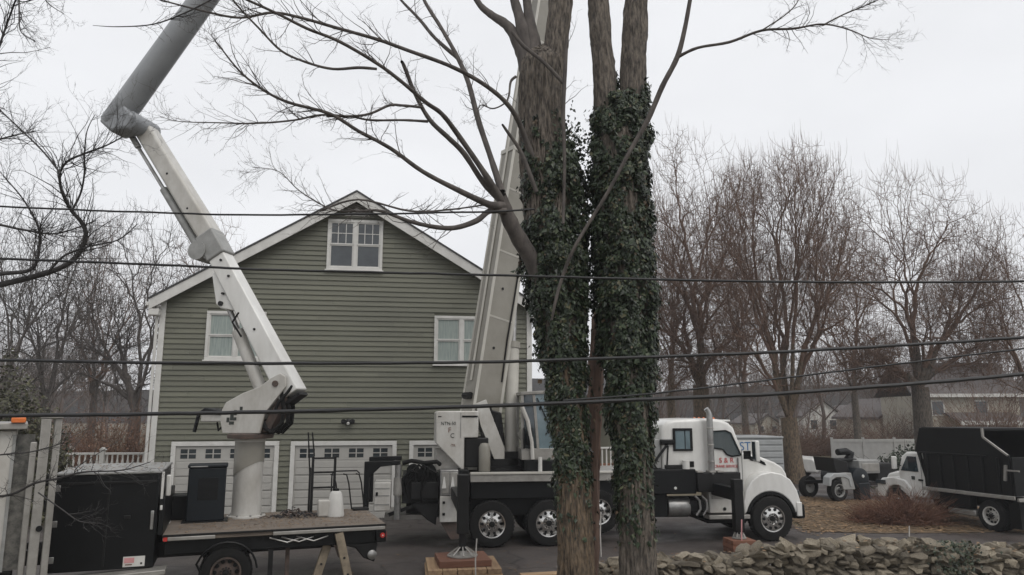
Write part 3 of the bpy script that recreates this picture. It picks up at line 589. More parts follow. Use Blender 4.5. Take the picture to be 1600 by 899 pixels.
for k in range(7):
    y = .7 + .15 * k; MB().tube([(.05 + .03 * k, y, 2.0), (.2, y - .08, 2.5), (.1 + .04 * k, y - .1, 2.9), (.0, y, 3.3)], .022, 7).build('hose', M['rubber'], K)
# boom: leans mostly along the truck and a little away
Wp = lambda u, v, Y: crane_inv @ at(u, v, Y)
crane_inv = (Matrix.Translation((-.462, 17.9, 0)) @ Matrix.Rotation(CY, 4, 'Z')).inverted()
B0, B1 = Wp(757, 606, 19.1), Wp(856, -42, 20.7)
ax = (B1 - B0).normalized()
hz = Vector((.86, .5, 0)).normalized()
side = ax.cross(hz).normalized()                       # faces right and towards the viewer
if side.y > 0: side = -side
top = side.cross(ax).normalized()
if top.x > 0: top = -top
def section(name, s0, s1, wt, dp, m, inset=0):
    a, b_ = B0 + ax * s0, B0 + ax * s1; hw, hd2 = side * wt / 2, top * dp / 2
    q = [a - hw - hd2, a + hw - hd2, a + hw + hd2, a - hw + hd2]; u = [p + ax * (s1 - s0) for p in q]
    return MB().hexa(q + u).build(name, m, K, .02)
LEN = (B1 - B0).length
bm0 = section('boom_base_section', -.75, 6.6, .56, .84, M['cream']); section('boom_middle_section', 6.55, 10.2, .47, .71, M['cream']); section('boom_fly_section', 10.15, LEN + 3.2, .39, .6, M['cream'])
for s0, s1, wt, dp in ((-.75, 6.6, .56, .84), (6.55, 10.2, .47, .71), (10.15, LEN + 3.2, .39, .6)):      # pale corner angles
    for sw, sd in ((1, 1), (-1, 1), (1, -1)):
        c0 = B0 + ax * s0 + side * sw * (wt / 2 - .012) + top * sd * (dp / 2 - .012)
        MB().bar(c0, c0 + ax * (s1 - s0), .07, .07).build('boom_corner_angle', M['creamlight'], K)
    c = B0 + ax * (s1 - .05); hw, h2 = side * (wt / 2 + .03), top * (dp / 2 + .03)
    MB().hexa([c - hw - h2, c + hw - h2, c + hw + h2, c - hw + h2, c - hw - h2 + ax * .14, c + hw - h2 + ax * .14, c + hw + h2 + ax * .14, c - hw + h2 + ax * .14]).build('boom_collar', M['creamlight'], K, .01)
for s0 in (1.0, 2.6, 4.4): c0 = B0 + ax * s0 + side * .288; MB().cyl(c0 + top * .1, c0 + top * .1 + side * .012, .035, n=10).build('boom_pad', M['blackmetal'], K)
c0 = B0 + ax * -.3 + top * .48; MB().cyl(c0 - side * .14, c0 + side * .14, .085, n=16).build('boom_sheave', M['blackmetal'], K)
c2_ = B0 + ax * .2 + side * .3 - top * .3; MB().tube([c2_ + ax * (i * 1.1) + top * .025 * math.sin(i * 1.7) for i in range(7)], .022, 7).build('boom_hose', M['rubber'], K)
for s0 in (1.8, 3.6, 5.4): c3_ = B0 + ax * s0 + side * .281; MB().bar(c3_ - top * .4, c3_ + top * .4, .05, .016).build('boom_stiffener', M['creamlight'], K)
c1 = B0 + ax * .1 + top * .45; MB().bar(c1, c1 + ax * (LEN + 2), .05).build('hose_track', M['creamlight'], K)
# lift cylinder on the underside
lc0 = Vector((.55, .95, 2.0)); lc1 = B0 + ax * 3.0 - top * .46
dl = (lc1 - lc0)
lcy = MB().cyl(lc0, lc0 + dl * .62, .165, n=20).build('lift_cylinder', M['creamlight'], K); MB().cyl(lc0 + dl * .62, lc1, .075, n=16).build('piston_rod', M['steel'], lcy); MB().cyl(lc0 + dl * .6, lc0 + dl * .635, .19, n=20).build('cylinder_gland', M['cream'], lcy)
MB().bx(.3, .85, .75, 1.15, 1.72, 2.15).build('cylinder_foot', M['blackmetal'], K, .02); MB().bx(.82, .98, .3, .5, 1.72, 2.05).build('blue_jug', M['teal'], K, .04)
MB().bar((.75, .9, 2.6), (1.0, .6, 2.1), .09).build('turret_brace', M['cream'], K)
# operator cab
oc = MB()
oc.prism([(.72, 1.98), (.72, 2.25), (2.0, 2.25), (1.95, 1.98)], .15, 1.0)
for y in (.15, .95):
    for a_, b_ in (((.74, 2.25), (.74, 3.55)), ((.74, 3.55), (1.55, 3.6)), ((1.55, 3.6), (1.98, 2.25)), ((1.12, 2.25), (1.02, 3.56))): oc.bar((a_[0], y + .02, a_[1]), (b_[0], y + .02, b_[1]), .07, .05)
oc.prism([(.7, 3.52), (1.58, 3.57), (1.56, 3.64), (.7, 3.6)], .12, 1.02)
oc.build('operator_cab', M['alu'], K, .01)
MB().prism([(.76, 2.25), (.76, 3.52), (1.0, 3.53), (1.1, 2.25)], .165, .18).build('cab_side_glass', M['truckglass'], K); MB().prism([(1.14, 2.25), (1.05, 3.54), (1.52, 3.57), (1.93, 2.25)], .165, .18).build('cab_side_glass', M['cabglass'], K)
MB().hexa([(1.96, .2, 2.26), (1.985, .2, 2.26), (1.985, .95, 2.26), (1.96, .95, 2.26), (1.53, .2, 3.56), (1.555, .2, 3.56), (1.555, .95, 3.56), (1.53, .95, 3.56)]).build('cab_front_glass', M['cabglass'], K)
MB().bar((1.1, .14, 3.45), (1.6, .14, 2.35), .025).build('wiper', M['black'], K); MB().bx(.9, 1.3, .4, .85, 2.26, 2.95).build('operator_seat', M['black'], K, .06); MB().bx(.78, 2.0, .1, 1.0, 1.72, 1.975).build('cab_plinth', M['black'], K, .02)
MB().cyl((1.15, .05, 1.72), (1.15, .05, 2.05), .05, n=12).build('lamp_post', M['trim'], K)
MB().tube([(.7, .1, 3.3), (.86, .08, 2.9), (.95, .08, 2.4), (.98, .1, 2.0)], .05, 8).build('cab_grab_rail', M['oldwhite'], K)
for k in range(4): MB().bx(.75 + k * .06, .79 + k * .06, .05, .1, 2.25 + (k % 2) * .08, 2.75 - (k % 3) * .1).build('control_lever', M['black'], K, .01)
# timber cribbing under the outrigger floats
def crib(name, label, loc, yaw, layers):
    c = thing(name, label, 'timber stack', loc, yaw, None)
    for (n, ln, wd_, h, z, ang, m) in layers:
        for k in range(n):
            o = MB().bx(-ln / 2, ln / 2, -wd_ / 2 + .006, wd_ / 2 - .006, 0, h - .004).build('plank', M[m], c, .008)
            off = (k - (n - 1) / 2) * wd_; o.location = (off * -math.sin(ang), off * math.cos(ang), z); o.rotation_euler = (0, 0, ang + hs.uniform(-.02, .02))
    return c
Mw = Matrix.Translation((-.462, 17.9, 0)) @ Matrix.Rotation(CY, 4, 'Z')
p = Mw @ Vector((-.86, -2.61, 0)); crib('timber_cribbing', 'reddish timber mats stacked under the rear outrigger foot of the crane', (p.x, p.y, 0), CY, [(4, 1.45, .33, .1, 0, 0, 'timber'), (5, 1.3, .28, .1, .1, R(90), 'timber'), (3, 1.0, .32, .125, .2, R(4), 'redtimber')])
p = Mw @ Vector((5.49, -1.2, 0)); crib('timber_cribbing', 'small brown timber stack under the front outrigger foot beside the truck cab', (p.x, p.y, 0), CY, [(3, .55, .19, .1, 0, 0, 'redtimber'), (3, .55, .19, .1, .1, R(90), 'redtimber'), (3, .55, .19, .095, .2, 0, 'redtimber')])
# ================================================================== BUCKET TRUCK
BYAW = 0.3553
bt = thing('bucket_truck', 'flatbed tree truck with white articulated boom folded up before the green house', 'bucket truck', (-5.799, 12.779, 0), BYAW)
T = bt
MB().bx(0, 3.72, .0, 2.35, 1.0, 1.1).build('deck', M['deckwood'], T, .008)
for a, b_ in ((.08, .82), (1.75, 3.7)): MB().bx(a, b_, -.05, -.002, 1.0, 1.06).build('rub_rail', M['alu'], T, .01)
MB().bx(.0, 3.72, -.03, -.001, 1.065, 1.098).build('deck_edge', M['blackmetal'], T, .006)
MB().bx(0.03, 3.6, .08, .16, .76, 1.0).build('side_skirt', M['black'], T, .01); MB().bx(0.03, 3.6, 2.2, 2.28, .76, 1.0).build('side_skirt', M['black'], T, .01)
for y in (.7, 1.55): MB().bx(-3.5, 3.5, y, y + .1, .62, .86).build('chassis_rail', M['blackmetal'], T, .008)
wheel(T, 1.02, .05, .42, .42, .22, -1, True, 'rust'); wheel(T, 1.02, 2.3, .42, .42, .22, 1, True, 'oldwhite')
MB().cyl((1.02, .3, .42), (1.02, 2.0, .42), .07, n=10).build('axle', M['blackmetal'], T)
MB().tube([(.62 + .0, .02, .46)] + [(1.02 - .5 * math.cos(R(a)), .02, .42 + .5 * math.sin(R(a))) for a in range(20, 175, 14)], .02, 6).build('mudguard', M['black'], T)
tl = MB().bx(3.55, 3.73, -.03, .3, .78, .99).build('tail_panel', M['black'], T, .012); MB().lathe([(.04, -.05), (.045, -.04), (.045, -.031)], (3.66, 0, .9), 'y', 12).build('tail_lamp', M['redlens'], tl); MB().lathe([(.014, -.055), (.015, -.051)], (3.66, 0, .9), 'y', 8).build('lamp_reflector', M['trim'], tl)
MB().bx(3.74, 3.76, .1, .28, .83, .94).build('tail_lamp', M['redlens'], tl, .008)
MB().prism([(2.9, .76), (3.6, .76), (3.55, .42), (3.35, .5), (3.2, .68)], .1, .35).build('rear_bracket', M['blackmetal'], T, .015); MB().lathe([(.05, 0), (.085, .02), (.085, .05), (.05, .07)], (3.5, .05, .55), 'y', 14).build('hook', M['steel'], T)
for x in (2.0, 2.2, 2.45): MB().tube([(x - .3, .05, .95), (x, .03, .86), (x + .25, .05, .93)], .014, 6).build('chain', M['steel'], T)
MB().bx(1.7, 1.78, .1, .16, .3, .76).build('drop_leg', M['blackmetal'], T); MB().bx(2.0, 2.07, .3, .36, .2, .76).build('drop_leg', M['rust'], T)
for (xa, za, xb, zb, y) in ((2.88, .98, 3.12, .02, .02), (2.72, .74, 2.5, .02, .3)):
    lg = MB().bar((xa, y, za), (xb, y, zb), .15, .1).build('outrigger_leg', M['tan'], T, .012)
    for k in (.45, .75): MB().lathe([(.022, y - .056), (.022, y - .05)], (xa + (xb - xa) * k, 0, za + (zb - za) * k), 'y', 8).build('pin_hole', M['black'], lg)
    MB().bx(xb - .16, xb + .16, y - .14, y + .14, 0.002, .03).build('foot_plate', M['rust'], lg)
MB().bar((2.78, .12, .9), (2.92, .1, .55), .05).build('outrigger_brace', M['rust'], T)
# tall black body in front of the deck
bb = MB().bx(-1.62, -.1, -.02, 2.35, .6, 2.1).build('black_body', M['black'], T, .02)
MB().bx(-1.64, -.08, -.04, 2.37, 2.1, 2.14).build('body_lid', M['greypaint'], bb, .012)
MB().bx(-.86, -.83, -.032, -.02, .66, 2.06).build('door_seam', M['blackmetal'], bb); MB().bx(-1.58, -.14, -.036, -.021, 1.95, 1.99).build('trim_strip', M['blackmetal'], bb, .005)
MB().bx(-1.0, -.92, -.045, -.021, 1.35, 1.43).build('latch', M['blackmetal'], bb, .006); MB().bx(-.6, -.5, -.045, -.021, 1.38, 1.44).build('latch', M['blackmetal'], bb, .006)
for z in (.75, 1.3, 1.85): MB().bx(-1.61, -1.54, -.036, -.021, z, z + .1).build('hinge', M['steel'], bb, .006)
MB().bx(-.2, -.15, -.05, -.021, 1.2, 1.5).build('door_handle', M['steel'], bb, .008)
sk = MB().bx(-.555, -.235, -.028, -.021, .63, .79).build('sticker', M['trim'], bb); MB().bx(-.54, -.39, -.0315, -.0285, .69, .77).build('sticker_print', M['pink'], sk); MB().bx(-.3, -.27, -.0315, -.0285, .66, .69).build('sticker_print', M['ink'], sk); MB().bx(-.52, -.42, -.0315, -.0285, .655, .672).build('sticker_print', M['brownink'], sk)
MB().bx(-.075, -.035, -.03, .02, 1.68, 2.12).build('white_bracket', M['trim'], T, .006); MB().bx(-.07, -.03, -.03, .0, 1.5, 1.58).build('marker_lamp', M['trim'], T, .01); MB().bx(-.02, .06, .2, .3, 1.7, 2.05).build('white_bracket', M['trim'], T, .02)
MB().bx(-.08, .0, -.02, 2.3, 1.1, 1.7).build('headboard', M['black'], T, .01); MB().bx(.02, .08, -.06, -.052, 1.0, 1.06).build('side_lamp', M['redlens'], T)
MB().hexa([(-1.2, -.3, .48), (.1, -.3, .52), (.1, .1, .52), (-1.2, .1, .48), (-1.2, -.3, .54), (.1, -.3, .6), (.1, .1, .6), (-1.2, .1, .54)]).build('running_board', M['alu'], T, .01)
MB().bx(-.06, .42, 1.75, 2.3, 1.102, 1.55).build('low_locker', M['black'], T, .015)
ck = MB().bx(.27, .93, 1.3, 1.72, 1.12, 2.08).build('cabinet', M['darkgreen'], T, .02); MB().bx(.25, .95, 1.28, 1.74, 2.08, 2.15).build('cabinet_lid', M['darkgreen'], ck, .025); MB().bx(.45, .8, 1.29, 1.3, 1.5, 1.9).build('cabinet_panel', M['black'], ck, .004); MB().bx(.3, .6, 1.27, 1.279, 2.1, 2.12).build('lid_highlight', M['greypaint'], ck); MB().bx(.2, 1.0, 1.24, 1.76, 1.101, 1.12).build('cabinet_base', M['blackmetal'], ck)
# pedestal and boom, in a frame of their own (plane of the boom)
bmat = (Matrix.Translation((-5.799, 12.779, 0)) @ Matrix.Rotation(BYAW, 4, 'Z')).inverted() @ Matrix.Translation((-5.195, 14.976, 0)) @ Matrix.Rotation(R(-11), 4, 'Z')
def Bq(mb, name, m, parent=None, bevel=0, seg=2): return mb.xf(bmat).build(name, m, parent or T, bevel, seg)
ped = Bq(MB().lathe([(.36, 1.1), (.36, 1.13), (.275, 1.135), (.275, 2.5), (.29, 2.55), (.29, 2.6)], n=32), 'pedestal', M['oldwhite'])
shade_band = MB(); n = 32; vv = []  # darker band with slanted edge stands in for shading on the pedestal
for k in range(n):
    a = 2 * math.pi * k / n; c, s_ = math.cos(a), math.sin(a); vv += [(c * .285, s_ * .285, 2.0 + .16 * c), (c * .285, s_ * .285, 2.56)]
shade_band.add(vv, [(2 * k, 2 * ((k + 1) % n), 2 * ((k + 1) % n) + 1, 2 * k + 1) for k in range(n)]); Bq(shade_band, 'pedestal_shade_band', M['cream'], ped)
for k in range(8): a = k * math.pi / 4; Bq(MB().cyl((.32 * math.cos(a), .32 * math.sin(a), 1.13), (.32 * math.cos(a), .32 * math.sin(a), 1.16), .02, n=6), 'bolt', M['steel'], ped)
Bq(MB().lathe([(.3, 2.59), (.43, 2.6), (.44, 2.63), (.44, 2.68), (.36, 2.7)], n=32), 'slew_collar', M['rust'])
tp = [(-.44, 2.7), (-.5, 2.95), (-.48, 3.15), (-.4, 3.3), (-.05, 3.48), (.3, 3.6), (.55, 3.78), (.72, 3.86), (.84, 3.8), (.86, 3.6), (.45, 3.1), (.36, 2.7)]
tpl = None
for y in (-.3, .26):
    o = Bq(MB().prism(tp, y, y + .05), 'turret_plate', M['oldwhite'], None, .012)
    if tpl is None: tpl = o
Bq(MB().prism([(-.4, 2.7), (-.44, 3.1), (-.3, 3.25), (.2, 3.35), (.3, 2.7)], -.25, .26), 'turret_core', M['cream'], None, .02)
Bq(MB().prism([(.3, 2.72), (.62, 3.35), (.78, 3.6), (.84, 3.35), (.5, 2.72)], -.2, .2), 'turret_back', M['rust'], None, .02)
for (x, z, a, h) in ((-.33, 2.96, .03, .09), (-.25, 2.9, .05, .06), (-.25, 3.02, .035, .14), (-.18, 3.1, .03, .1), (-.18, 2.98, .03, .06), (-.06, 3.18, .03, .07), (-.33, 3.1, .03, .06)): Bq(MB().bx(x - a, x + a, -.306, -.3, z - h / 2, z + h / 2), 'decal', M['ink'], tpl)
Bq(MB().cyl((.64, -.33, 3.66), (.64, .33, 3.66), .06, n=14), 'boom_pivot_pin', M['rust'])
for dx, dy in ((0, -.22), (.06, -.12), (.03, .1)):
    Bq(MB().tube([(.72 + dx, dy, 3.55), (.8 + dx, dy, 3.2), (.78 + dx, dy, 2.9), (.6 + dx, dy, 2.72), (.45 + dx, dy, 2.78), (.36, dy, 2.95)], .042, 10), 'hose', M['rubber'])
Bq(MB().tube([(.95, -.2, 3.62), (.85, -.26, 3.45), (.72, -.28, 3.3), (.62, -.26, 3.1)], .03, 8), 'hose', M['rubber'])
cb = Bq(MB().bx(-1.0, -.52, -.2, .15, 2.92, 3.1), 'control_box', M['oldwhite'], None, .02); Bq(MB().prism([(-1.05, 3.1), (-.9, 3.2), (-.5, 3.12), (-.55, 3.05)], -.24, .18), 'control_cover', M['black'], cb, .02); Bq(MB().bar((-1.02, -.22, 3.1), (-1.1, -.22, 2.72), .05), 'control_lever', M['black'], cb)
Bq(MB().tube([(-.52, 0, 3.0), (-.55, -.1, 2.85), (-.65, -.1, 2.75), (-.75, 0, 2.9)], .02, 6), 'control_hose', M['rubber'], cb)
def boxbeam(a, b_, w0, w1, d0, d1):           # in-plane width w, depth d
    a, b_ = Vector((a[0], 0, a[1])), Vector((b_[0], 0, b_[1])); t = (b_ - a).normalized(); pz = Vector((t.z, 0, -t.x)); yv = Vector((0, 1, 0))
    q = []
    for c, w_, d_ in ((a, w0, d0), (b_, w1, d1)): q += [c - pz * w_ / 2 - yv * d_ / 2, c + pz * w_ / 2 - yv * d_ / 2, c + pz * w_ / 2 + yv * d_ / 2, c - pz * w_ / 2 + yv * d_ / 2]
    return MB().hexa(q)
lb = Bq(boxbeam((.88, 3.44), (-1.12, 6.62), .44, .36, .44, .38), 'lower_boom', M['white'], None, .03, 3)
Bq(boxbeam((.945, 3.34), (.91, 3.39), .38, .38, .36, .36), 'boom_end_plate', M['blackmetal'], lb)
for (x, z) in ((-.66, 5.5), (-.55, 5.86), (-.75, 6.2), (.1, 4.75)): Bq(MB().lathe([(.022, -.262), (.025, -.255), (.025, -.2)], (x - .03, .03, z), 'y', 10), 'bolt', M['blackmetal'], lb)
Bq(MB().prism([(-1.0, 5.95), (-.78, 5.95), (-.3, 5.12), (-.75, 5.2), (-.86, 5.3)], -.16, .16), 'cylinder_bracket', M['white'], None, .02); Bq(MB().cyl((-.74, -.2, 5.3), (-.74, .2, 5.3), .05, n=12), 'bracket_pin', M['blackmetal'])
lcb = Bq(MB().cyl((.22, 0, 3.45), (-.42, 0, 4.75), .125, n=20), 'boom_cylinder', M['oldwhite']); Bq(MB().cyl((-.42, 0, 4.75), (-.68, 0, 5.28), .055, n=12), 'piston_rod', M['steel'], lcb)
Bq(MB().tube([(-.3, -.2, 5.1), (-.42, -.22, 4.9), (-.3, -.24, 4.75), (-.2, -.22, 4.6)], .02, 6), 'hose', M['rubber'])
Bq(boxbeam((-.9, 6.28), (-1.23, 6.8), .44, .44, .46, .46), 'boom_sleeve', M['greypaint'], None, .04, 3); Bq(MB().cyl((-1.32, -.26, 6.42), (-1.32, .26, 6.42), .2, n=18), 'sleeve_knuckle', M['greypaint']); Bq(boxbeam((-1.05, 6.35), (-1.45, 6.55), .3, .3, .44, .44), 'sleeve_lug', M['greypaint'], None, .03)
Bq(boxbeam((-1.1, 6.64), (-2.98, 9.28), .4, .38, .4, .38), 'inner_boom', M['oldwhite'], None, .06, 4)
uc = Bq(MB().cyl((-1.4, -.05, 6.5), (-2.35, -.05, 7.85), .085, n=14), 'upper_cylinder', M['greypaint']); Bq(MB().cyl((-2.35, -.05, 7.85), (-3.1, -.1, 8.93), .038, n=10), 'piston_rod', M['steel'], uc); Bq(MB().bar((-3.02, -.1, 8.82), (-3.2, -.12, 9.1), .1, .12), 'rod_clevis', M['greypaint'], uc, .01)
for (x, z) in ((-1.75, 7.35), (-2.3, 8.15)): Bq(MB().lathe([(.025, -.2), (.028, -.195), (.028, -.15)], (x + .1, 0, z), 'y', 8), 'bolt', M['blackmetal'])
Bq(MB().cyl((-2.98, -.55, 9.28), (-2.98, .25, 9.28), .22, n=22), 'elbow_joint', M['greytube'], None, .02)
Bq(MB().tube([(-3.52, -.42, 9.2), (-3.46, -.42, 9.28), (-3.1, -.42, 9.72), (-1.4, -.42, 12.1), (.6, -.42, 14.9)], [.2, .26, .285, .27, .24], 24), 'upper_boom', M['greytube'], None, .015)
Bq(MB().prism([(-3.62, 9.28), (-3.3, 9.0), (-2.9, 9.05), (-2.8, 9.35), (-3.1, 9.65)], -.66, -.18), 'elbow_housing', M['greytube'], None, .06, 4)
# loose things on the deck
def deckp(x, y, z=1.102): return bt_m @ Vector((x, y, z))
bt_m = Matrix.Translation((-5.799, 12.779, 0)) @ Matrix.Rotation(BYAW, 4, 'Z')
ct = thing('hand_truck', 'black steel hand truck frame standing upright on the flatbed deck', 'hand truck', deckp(2.78, 1.85), BYAW)
for x in (-.22, .22): MB().bx(x - .025, x + .025, -.025, .025, .0, 1.12).build('upright', M['blackmetal'], ct, .006)
for z in (1.08, .8, .5): MB().bx(-.195, .195, -.018, .018, z - .018, z + .018).build('crossbar', M['blackmetal'], ct, .005)
MB().bx(-.29, -.25, -.02, .02, 0, .9).build('side_bar', M['blackmetal'], ct, .005); MB().bar((-.27, 0, .7), (-.34, 0, 1.6), .028).build('handle', M['blackmetal'], ct); MB().bar((-.2, 0, 1.12), (-.26, 0, 1.6), .028).build('handle', M['blackmetal'], ct)
MB().bx(-.24, .24, -.2, .02, -.001, .012).build('toe_plate', M['blackmetal'], ct)
ld = thing('folded_step_stool', 'thin black tubular step frame behind the white can on the flatbed', 'step frame', deckp(3.32, 2.05), BYAW)
for x in (-.26, .0, .26): MB().tube([(x + .08, .02, .02), (x, 0, .55), (x - .05, 0, .72), (x - .12, 0, .74)], .015, 7).build('tube_frame', M['blackmetal'], ld)
MB().tube([(-.35, 0, .3), (-.35, 0, .74), (-.3, 0, .8), (.16, 0, .8), (.22, 0, .74)], .015, 7).build('top_loop', M['blackmetal'], ld); MB().bx(.1, .42, -.1, .12, .0, .05).build('foot_bar', M['blackmetal'], ld, .01)
cn = thing('white_can', 'white tapered plastic can standing on the flatbed by the hand truck', 'can', deckp(2.97, 1.3), BYAW)
MB().lathe([(.17, 0), (.175, .02), (.12, .42), (.1, .46), (.06, .48)], n=20).build('body', M['trim'], cn); MB().lathe([(.06, .48), (.06, .52), (.02, .53)], n=12).build('cap', M['black'], cn); MB().bx(-.34, -.1, -.08, .1, .0, .32).build('jug', M['oldwhite'], cn, .03)
br = thing('brush_pile', 'small tangle of dark cut brush and rope on the flatbed deck', 'brush pile', deckp(2.2, 1.45), BYAW)
pr_ = random.Random(8)
for k in range(70):
    a = pr_.uniform(0, 6.28); r_ = pr_.uniform(0, .42); x, y = r_ * math.cos(a) * 1.15, r_ * math.sin(a) * .7; b2 = pr_.uniform(0, 6.28); l_ = pr_.uniform(.06, .2); h = max(.01, .18 * (1 - r_ / .45)) * pr_.random()
    MB().tube([(x, y, h + .005), (x + l_ * .5 * math.cos(b2), y + l_ * .5 * math.sin(b2), h + .03), (x + l_ * math.cos(b2 + .5), y + l_ * math.sin(b2 + .5), h * .6 + .008)], pr_.uniform(.006, .016), 5).build('stick', M['branch_dark' if k % 3 else 'rust'], br)
sp = [tuple(bt_m @ Vector((pr_.uniform(.2, 3.65), pr_.uniform(.1, 2.3), 1.104))) for _ in range(1800)]
rnd.seed(3); o = litter('wood_chips', sp, M['leaf_bits'], .019); tag(o, 'pale wood chips and sawdust scattered over the flatbed deck', 'wood chips')
# ================================================================== WHITE BOX BODY AT THE LEFT EDGE
vb = thing('box_truck', 'white box truck body with steel corner posts cut off by the left edge', 'truck', (-6.4, 10.5, 0), R(33))
bd = MB().bx(-6.0, -.42, .12, 2.4, 1.0, 2.86).build('body', M['oldwhite'], vb, .02)
MB().bx(-6.0, -.3, .0, 2.42, 2.87, 2.96).build('roof_rail', M['alu'], vb, .015)
for x in (-1.2, -.75): MB().bx(x, x + .02, .105, .119, 1.05, 2.8).build('panel_seam', M['greypaint'], bd)
MB().bx(-.42, -.2, .2, .24, 1.0, 2.8).build('reflection_panel', M['mottle'], vb); MB().bx(-.46, -.42, .1, .3, 1.0, 2.8).build('door_edge', M['greypaint'], vb)
MB().bx(-.15, -.03, -.06, .1, .1, 3.02).build('corner_post', M['alu'], vb, .012); MB().bx(.01, .1, -.02, .12, .1, 3.02).build('corner_post', M['alu'], vb, .012); MB().bx(-.25, -.17, .0, .1, .9, 2.7).build('door_post', M['alu'], vb, .012); MB().bx(-.16, .11, -.07, .13, 3.021, 3.06).build('post_cap', M['alu'], vb, .01)
for z in (1.2, 1.75, 2.1): MB().bx(-.02, .005, .0, .09, z, z + .16).build('hinge', M['blackmetal'], vb, .008)
MB().cyl((-.05, -.09, 1.55), (-.05, -.06, 1.55), .04, n=12).build('latch', M['black'], vb)
MB().bx(-.5, -.33, -.05, .03, 2.962, 3.035).build('marker_lamp', M['orange'], vb, .012); MB().bx(-.75, -.6, .09, .119, 1.3, 1.36).build('side_reflector', M['redlens'], vb, .006)
MB().bx(-6, -.3, .2, 2.3, .55, .99).build('chassis', M['black'], vb, .02); wheel(vb, -2.2, .1, .45, .45, .25, -1, True, 'oldwhite'); wheel(vb, -2.2, 2.4, .45, .45, .25, 1, True, 'oldwhite'); wheel(vb, -5.5, .1, .45, .45, .25, -1, False, 'oldwhite'); wheel(vb, -5.5, 2.4, .45, .45, .25, 1, False, 'oldwhite')
# ================================================================== CHIP TRUCK
CH = 1.8755
cht = thing('chip_truck', 'white cab truck with tall black chip box parked at the right edge', 'truck', (12.98, 19.4, 0), CH)
H_ = cht                                          # x forward, near (left) side at y = 0, body towards -y
box_ = MB()
prof = [(.25, .98), (3.0, .98), (3.0, 1.95), (3.28, 1.95), (3.05, 2.66), (.95, 2.69), (.95, 2.45), (.28, 2.0)]
b0 = MB().prism(prof, -.06, 0).build('box_side', M['black'], H_, .01)
MB().prism(prof, -2.2, -2.14).build('box_side', M['blackmetal'], H_, .01)
MB().prism([(.25, .98), (3.0, .98), (3.0, 1.04), (.25, 1.04)], -2.14, -.06).build('box_floor', M['rust'], H_); MB().prism([(2.95, 1.04), (3.0, 1.04), (3.27, 1.95), (3.04, 2.66), (2.99, 2.66), (3.2, 1.95)], -2.14, -.06).build('box_front', M['black'], H_)
MB().bx(.95, 3.02, -2.14, -.06, 2.62, 2.68).build('box_roof', M['black'], H_)
for x in (.6, 1.05, 1.5, 1.95, 2.4, 2.85): MB().bx(x - .03, x + .03, .0, .035, 1.0, 1.93).build('box_rib', M['black'], H_, .008)
MB().bx(.9, 3.1, .0, .04, 1.93, 1.97).build('box_rail', M['black'], H_, .008)
for a_, b_ in (((.95, 2.45), (.28, 2.0)), ((.95, 2.69), (.95, 2.45))): MB().bar((a_[0], .02, a_[1]), (b_[0], .02, b_[1]), .045, .05).build('edge_strip', M['alu'], H_)
MB().bx(.2, 3.05, .0, .05, .88, .975).build('lower_rail', M['alu'], H_, .01); MB().bar((.42, .03, 1.35), (.36, .03, 1.75), .06).build('grab_handle', M['alu'], H_); MB().bx(.0, .4, .01, .05, 1.6, 1.64).build('grab_handle', M['alu'], H_)
MB().bx(.18, .24, -2.2, .0, .98, 1.95).build('tailgate', M['black'], H_, .01); MB().bx(.1, .17, -2.2, .0, .84, .93).build('rear_bar', M['alu'], H_, .01)
for y in (-.6, -1.5): MB().bx(-.1, 5.0, y - .05, y + .05, .55, .8).build('chassis_rail', M['blackmetal'], H_)
wheel(H_, .98, -.02, .4, .4, .22, 1, True, 'oldwhite'); wheel(H_, .98, -2.18, .4, .4, .22, -1, True, 'oldwhite'); wheel(H_, 4.2, -.06, .4, .4, .24, 1, False, 'rim'); wheel(H_, 4.2, -2.14, .4, .4, .24, -1, False, 'rim')
MB().bx(1.6, 2.6, -.3, -.05, .5, .85).build('tool_box', M['black'], H_, .02); MB().bx(1.5, 2.4, -.5, -.1, .3, .48).build('fuel_tank', M['alu'], H_, .04); MB().bx(.2, .5, -.5, -.1, .15, .8).build('mud_flap', M['black'], H_)
c_ = MB().prism([(3.05, .6), (3.05, 1.85), (3.15, 1.93), (3.75, 1.93), (3.95, 1.8), (4.12, 1.36), (4.12, .6)], -2.05, -.15).build('cab', M['white'], H_, .06, 3)
for y0, y1 in ((-.152, -.13), (-2.07, -2.048)): MB().prism([(3.35, 1.36), (3.4, 1.8), (3.72, 1.8), (4.0, 1.36)], y0, y1).build('side_window', M['truckglass'], c_)
MB().prism([(3.97, 1.78), (4.0, 1.79), (4.16, 1.37), (4.13, 1.36)], -1.95, -.25).build('windshield', M['truckglass'], c_)
MB().bx(3.2, 3.36, -.145, -.12, 1.1, 1.15).build('door_handle', M['black'], c_); MB().bx(3.24, 3.252, -.148, -.137, .7, 1.85).build('door_seam', M['greypaint'], c_); MB().bx(3.5, 3.62, -.148, -.135, 1.12, 1.22).build('door_badge', M['ink'], c_)
MB().prism([(4.1, .62), (4.1, 1.36), (4.5, 1.3), (4.85, 1.2), (4.95, 1.05), (4.98, .62)], -1.75, -.45).build('hood', M['white'], H_, .06, 3)
ar2 = [(4.2 + .48 * math.cos(R(a)), .42 + .48 * math.sin(R(a))) for a in range(10, 172, 10)]
for y0, y1 in ((-.5, -.1), (-2.1, -1.7)): MB().prism(ar2 + [(3.6, .5), (3.62, .85), (3.85, 1.08), (4.3, 1.15), (4.75, 1.08), (4.97, .9), (4.97, .5)], y0, y1).build('fender', M['white'], H_, .04, 3)
